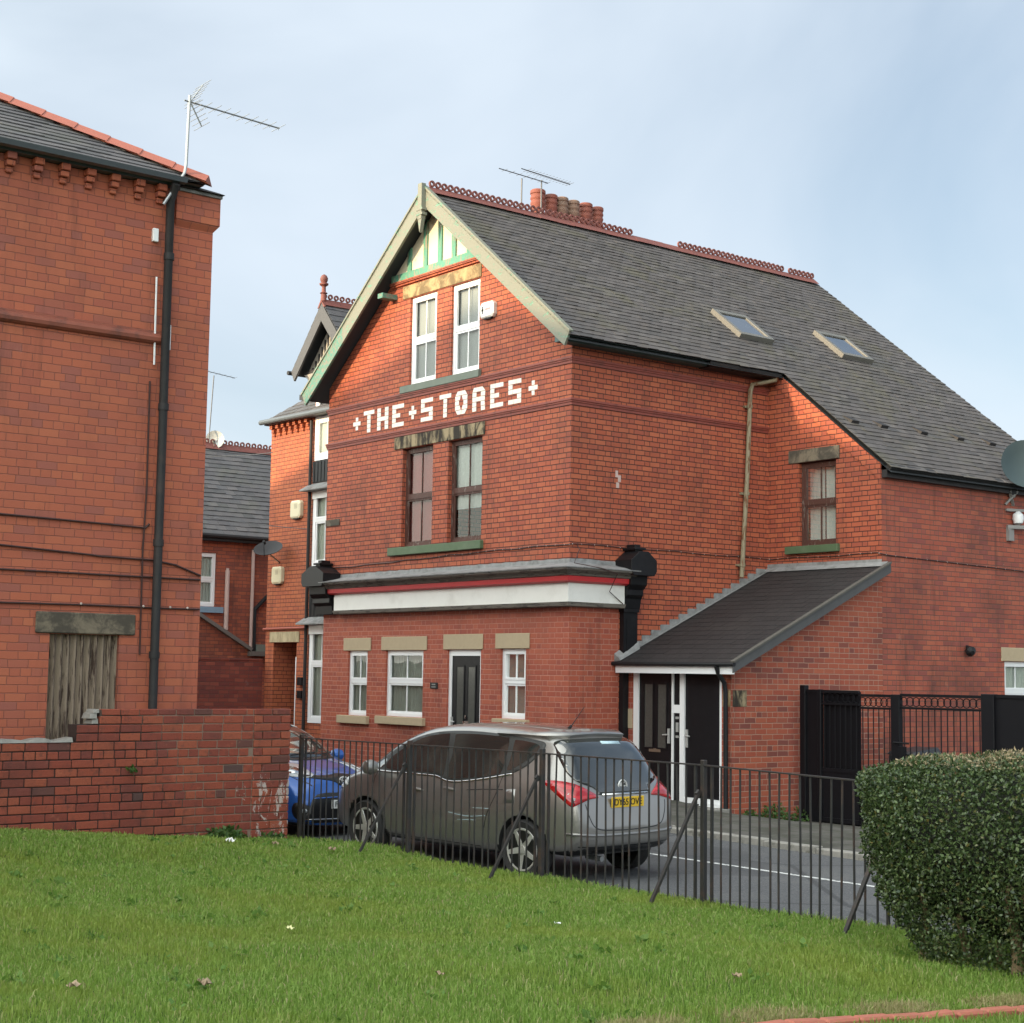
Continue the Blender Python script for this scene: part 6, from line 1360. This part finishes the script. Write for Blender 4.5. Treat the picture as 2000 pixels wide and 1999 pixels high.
# lawn heights on a lattice, for the blades
gx = np.arange(3, 24.01, .1); gy = np.arange(-21, -7.39, .1)
GZ = np.array([[zlawn(float(a), float(b_)) for b_ in gy] for a in gx])
def lawn_z(x, y):
    i = np.clip((x-3)/.1, 0, len(gx)-2); j = np.clip((y+21)/.1, 0, len(gy)-2); i0 = i.astype(int); j0 = j.astype(int); a = i-i0; c = j-j0
    return GZ[i0, j0]*(1-a)*(1-c)+GZ[i0+1, j0]*a*(1-c)+GZ[i0, j0+1]*(1-a)*c+GZ[i0+1, j0+1]*a*c
KA, KB = np.array([15.83, -12.95]), np.array([16.29, -8.87]); kd = (KB-KA)/np.linalg.norm(KB-KA); kn = np.array([kd[1], -kd[0]])
def blades(n, x0, x1, y0, y1, hs=1.0, near=0):
    x = rng.uniform(x0, x1, n); y = rng.uniform(y0, y1, n)
    # thicker and thinner patches
    s = np.sin(x*1.7+np.sin(y*1.3)*2)+np.sin(y*2.1-x*.9); keep = rng.uniform(0, 1, n) < .72+.14*s
    P = np.stack([x, y, lawn_z(x, y)], 1); u, w_, z = to_cam(P)
    keep &= (u > -260) & (u < 2260) & (w_ < 2200) & (z > 4) & (rng.uniform(0, 1, n) < np.clip((11.5/np.maximum(z, 1))**1.15, .2, 1))
    keep &= ~((x < 5.0) & (y < -8.33)); k = (x-KA[0])*kn[0]+(y-KA[1])*kn[1]; keep &= (k < -.03) | (k > .11) | ((x-KA[0])*kd[0]+(y-KA[1])*kd[1] < 0)
    if near: keep &= (np.abs(k+.15) < .16) & (rng.uniform(0, 1, n) < .5+.5*np.sin(x*5+y*7)) & ((x-KA[0])*kd[0]+(y-KA[1])*kd[1] > 0)
    P = P[keep]; z = z[keep]; m = len(P)
    tuft = np.clip(.5+.5*np.sin(P[:, 0]*3.1+P[:, 1]*2.3)*np.sin(P[:, 1]*3.7-P[:, 0]), 0, 1)
    fence = np.exp(-((P[:, 1]+7.95)/.18)**2)*.05
    h = hs*rng.gamma(6, .0046, m)*(.7+.6*tuft)+fence*rng.uniform(.2, 1, m); wd = rng.uniform(.0018, .0036, m)*np.clip(z/9, 1, 2.0)
    az = rng.uniform(0, 2*np.pi, m); ln = rng.uniform(.1, .75, m)*h; ld = rng.uniform(0, 2*np.pi, m)
    c, s_ = np.cos(az), np.sin(az); side = np.stack([c, s_, np.zeros(m)], 1)*wd[:, None]; lean = np.stack([np.cos(ld), np.sin(ld), np.zeros(m)], 1)*ln[:, None]
    up = np.array([0, 0, 1.0]); b0 = P-up*.012; m1 = P+lean*.35+up*(h*.62)[:, None]; t1 = P+lean+up*(h*(.95-.25*(ln/h)))[:, None]
    V = np.stack([b0-side, b0+side, m1+side*.8, m1-side*.8, t1+side*.12, t1-side*.12], 1).reshape(-1, 3)
    o = np.arange(m)[:, None]*6; Fq = np.concatenate([o+np.array([0, 1, 2, 3]), o+np.array([3, 2, 4, 5])], 1).reshape(-1, 4)
    return V, Fq
V, Fq = blades(1500000, 4.0, 21.5, -18.6, -7.62)
gr_ = mesh_np('grass', V, Fq, 4, MT['grass']); gr_['kind'] = 'stuff'; tag(gr_, 'short uneven green grass of the sloping lawn', 'grass')

V, Fq = blades(260000, 14.8, 17.0, -13.2, -8.9, 1.25, 1)
MT['straw'] = m_leafy('dry_grass', [(0, (.30, .26, .11)), (.5, (.42, .37, .19)), (1, (.24, .27, .07))], .7, (.35, .3, .15), .4, .35)
dg_ = mesh_np('dry_grass', V, Fq, 4, MT['straw']); dg_['kind'] = 'stuff'; tag(dg_, 'pale dry grass lying against the clay edging', 'grass')
# clay edging along the corner of the lawn
bm = W(); i = 0; d = 0.0; tot = float(np.linalg.norm(KB-KA))
MT['edging'] = plain('clay_edging_tile', (.40, .13, .085), .8, 0, .2, 9, dirt=(.16, .10, .07), dirt_amt=.4)
while d < tot:
    l = .225; a = KA+kd*(d+.004); c = KA+kd*(d+l-.004); z = zlawn(*map(float, a))+.015+random.uniform(-.008, .008); k3 = np.append(kn, 0)*.085
    A = Vector((a[0], a[1], z)); Cc = Vector((c[0], c[1], zlawn(*map(float, c))+.015+random.uniform(-.008, .008))); kk = Vector(k3); dn = Vector((0, 0, -.15)); up = Vector((0, 0, .02))
    hexa(bm, [A+dn, Cc+dn, Cc+kk+dn, A+kk+dn, A+up, Cc+up, Cc+kk+up, A+kk+up]); d += l
struct(obj('edging_kerb', bm, MT['edging'], bevel=.012))

# hedge
HC, HT, HZ0, HZ1 = -8.92, .62, .37, 1.66
def hedge_sdf(P):
    x, y, z = P[:, 0], P[:, 1], P[:, 2]
    zz = np.clip((z-HZ0)/(HZ1-HZ0), 0, 1); th = HT*(.66+.42*np.sin(np.clip(zz*1.25+.12, 0, 1)*np.pi/2)-.10*np.clip((zz-.75)/.25, 0, 1)**2)
    xl = 14.15+.45*(1-np.clip(zz/.55, 0, 1))**1.6+.10*np.clip((zz-.8)/.2, 0, 1)**2
    bump = .05*np.sin(x*3.3+z*2)*np.sin(z*4.1+y*3)+.025*np.sin(x*9+y*7)*np.sin(z*11)
    dx = xl+.42-x; q1 = np.maximum(dx, 0); q2 = np.maximum(np.abs(y-HC)-th+.30, 0); q3 = np.maximum(z-HZ1+.22, 0)
    rr_ = np.sqrt((q1/.42)**2+(q2/.30)**2+(q3/.22)**2); return (rr_-1)*.30-bump
n = 900000; Pq = np.stack([rng.uniform(13.7, 18.2, n), rng.uniform(-9.75, -8.1, n), rng.uniform(.30, 1.74, n)], 1); sd_ = hedge_sdf(Pq)
low = np.clip((.95-Pq[:, 2])/.5, 0, 1); k = (sd_ < .015) & (sd_ > -.10) & (rng.uniform(0, 1, n) > low*.25); Pq = Pq[k]; m = len(Pq)
def leaves(P, L0, L1, wr, mat, name, flat=.5):
    m = len(P); L = rng.uniform(L0, L1, m); d = rng.normal(size=(m, 3)); d[:, 2] += .35; d /= np.linalg.norm(d, axis=1)[:, None]
    s = np.cross(d, rng.normal(size=(m, 3))); s /= np.linalg.norm(s, axis=1)[:, None]; nn = np.cross(d, s); L = L[:, None]; w2 = L*wr
    V = np.stack([P, P+d*L*.45+s*w2-nn*w2*.25, P+d*L, P+d*L*.45-s*w2-nn*w2*.25], 1).reshape(-1, 3); o = np.arange(m)[:, None]*4
    return mesh_np(name, V, o+np.array([0, 1, 2, 3]), 4, mat)
HG = thing('hedge', 'clipped dark green evergreen hedge at the right, bare stems at its foot', 'hedge', (14.8, -8.95, .28))
o = leaves(Pq, .018, .036, .29, MT['hedge'], 'foliage'); rel(o, HG)
n = 110000; T_ = np.stack([rng.uniform(14, 18.2, n), rng.uniform(-9.6, -8.2, n), rng.uniform(1.60, 1.72, n)], 1); sd_ = hedge_sdf(T_); T_ = T_[(sd_ > -.03) & (sd_ < .025) & (rng.uniform(0, 1, n) < .40)]
o = leaves(T_, .016, .036, .18, MT['hedge_tip'], 'clipped_tips'); rel(o, HG)
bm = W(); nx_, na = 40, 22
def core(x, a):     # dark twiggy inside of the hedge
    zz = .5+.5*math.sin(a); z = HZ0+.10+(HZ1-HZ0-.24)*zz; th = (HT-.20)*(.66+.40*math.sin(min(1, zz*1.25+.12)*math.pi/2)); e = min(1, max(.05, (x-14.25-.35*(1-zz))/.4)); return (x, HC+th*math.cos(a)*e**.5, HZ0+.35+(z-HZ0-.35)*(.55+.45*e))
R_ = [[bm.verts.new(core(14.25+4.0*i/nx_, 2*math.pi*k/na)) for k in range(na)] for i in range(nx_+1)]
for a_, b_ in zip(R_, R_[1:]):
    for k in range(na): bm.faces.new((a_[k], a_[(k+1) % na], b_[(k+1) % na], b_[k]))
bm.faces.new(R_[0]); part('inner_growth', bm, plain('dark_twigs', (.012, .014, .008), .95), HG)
MT['stem'] = plain('hedge_stem_bark', (.22, .155, .09), .9, 0, .3, 14, dirt=(.07, .05, .03), dirt_amt=.5, bump=.006)
rr = random.Random(9)
for i in range(15):
    x = 14.55+i*.24+rr.uniform(-.08, .08); y = HC-.25+rr.uniform(-.18, .30); z = zlawn(x, y)-.05; r = rr.uniform(.018, .045)
    bm = W(); p = Vector((x, y, z)); P = [p]
    for k in range(4): P.append(P[-1]+Vector((rr.uniform(-.05, .05), rr.uniform(-.05, .05), .15)))
    tube(bm, P, [r*1.25, r, r*.9, r*.75, r*.6], 7); part('stem', bm, MT['stem'], HG, smooth=True)

# broad-leaved weeds scattered through the lawn
q = []
for i in range(170):
    x, y = rng.uniform(4.8, 16.5), rng.uniform(-16.5, -8.2)
    if x < 5.1 or (x-KA[0])*kn[0]+(y-KA[1])*kn[1] > -.2: continue
    c_ = rng.integers(5, 16); a = rng.uniform(0, 2*np.pi, c_); rr_ = rng.uniform(0, .07, c_); z0 = float(lawn_z(np.array([x]), np.array([y]))[0]); q.append(np.stack([x+np.cos(a)*rr_, y+np.sin(a)*rr_, z0+rng.uniform(.012, .035, c_)], 1))
o = leaves(np.concatenate(q), .022, .06, .36, MT['lawn_weed'], 'lawn_weeds'); o['kind'] = 'stuff'; tag(o, 'small broad leaved weeds scattered through the lawn', 'weeds')
# weeds and litter
def clump(label, x, y, z, n, r, h, name='weed_clump', grp='weeds', mat='weed', ys=1.0):
    a = rng.uniform(0, 2*np.pi, n); q = np.sqrt(rng.uniform(0, 1, n))*r; hh = rng.uniform(0, 1, n)**1.3*h*(1-.6*(q/r)**2)
    o = leaves(np.stack([x+np.cos(a)*q, y+np.sin(a)*q*ys, z+hh], 1), .03, .075, .3, MT[mat], name); tag(o, label, 'weeds', grp)
for i, (x, y, n, r, h, lb) in enumerate(((2.88, 2.05, 420, .22, .30, 'leafy weeds at the foot of the brick wall left of the gate post'), (2.80, 1.55, 120, .12, .12, 'small weeds near the black downpipe at the foot of the porch wall'), (3.0, 2.52, 200, .14, .22, 'weeds tucked against the black gate post'))): clump(lb, x, y, zpav(x, y)-.02, n, r, h, ys=1.2)
clump('dark green weeds growing on the lawn at the foot of the low brick wall', 5.02, -9.22, zlawn(5.05, -9.22), 380, .22, .13); clump('tiny weed growing from a joint in the low brick wall', 4.93, -10.32, 1.02, 40, .05, .06)
clump('small weeds on the lawn by the salt-stained wall pillar', 5.02, -8.62, zlawn(5.02, -8.62), 160, .15, .09)
MT['paper'] = plain('white_paper', (.78, .78, .76), .8, 0, .05, 9); MT['deadleaf'] = plain('dead_leaf', (.30, .22, .14), .8, 0, .3, 20); MT['wrapper'] = plain('yellow_wrapper', (.62, .60, .30), .5, 0, .2, 20)
def scrap(name, label, cat, x, y, s, mat, grp):
    bm = W(); n = 5; z = zlawn(x, y)+.045; vv = [[bm.verts.new((x+s*(i/(n-1)-.5)+random.uniform(-.3, .3)*s/n, y+s*.7*(j/(n-1)-.5)+random.uniform(-.3, .3)*s/n, z+random.uniform(-.12, .30)*s)) for j in range(n)] for i in range(n)]
    for i in range(n-1):
        for j in range(n-1): bm.faces.new((vv[i][j], vv[i+1][j], vv[i+1][j+1], vv[i][j+1]))
    tag(obj(name, bm, mat), label, cat, grp)
scrap('paper_scrap', 'white scrap of paper on the lawn near the wall pillar', 'litter', 6.08, -9.73, .11, MT['paper'], 'litter on the lawn')
scrap('paper_scrap', 'crumpled yellow and white wrapper on the middle of the lawn', 'litter', 11.83, -12.37, .07, MT['wrapper'], 'litter on the lawn')
scrap('paper_scrap', 'tiny pale scrap on the lawn right of the crumpled wrapper', 'litter', 12.23, -10.38, .045, MT['paper'], 'litter on the lawn')
for x, y, s, lb in ((13.98, -14.13, .085, 'large curled dead leaf at the bottom edge of the lawn'), (13.82, -14.75, .075, 'brown dead leaf in the bottom left corner of the lawn'), (14.24, -12.87, .05, 'pale upright dead leaf near the bottom middle of the lawn'), (6.68, -8.85, .09, 'brown dead leaves on the lawn by the first railing brace'), (14.93, -11.32, .06, 'dead leaf on the lawn beside the clay edging'), (6.15, -9.24, .09, 'pale dead leaf on the lawn between paper scrap and railings')): scrap('dead_leaf', lb, 'leaf', x, y, s, MT['deadleaf'], 'dead leaves on the lawn')
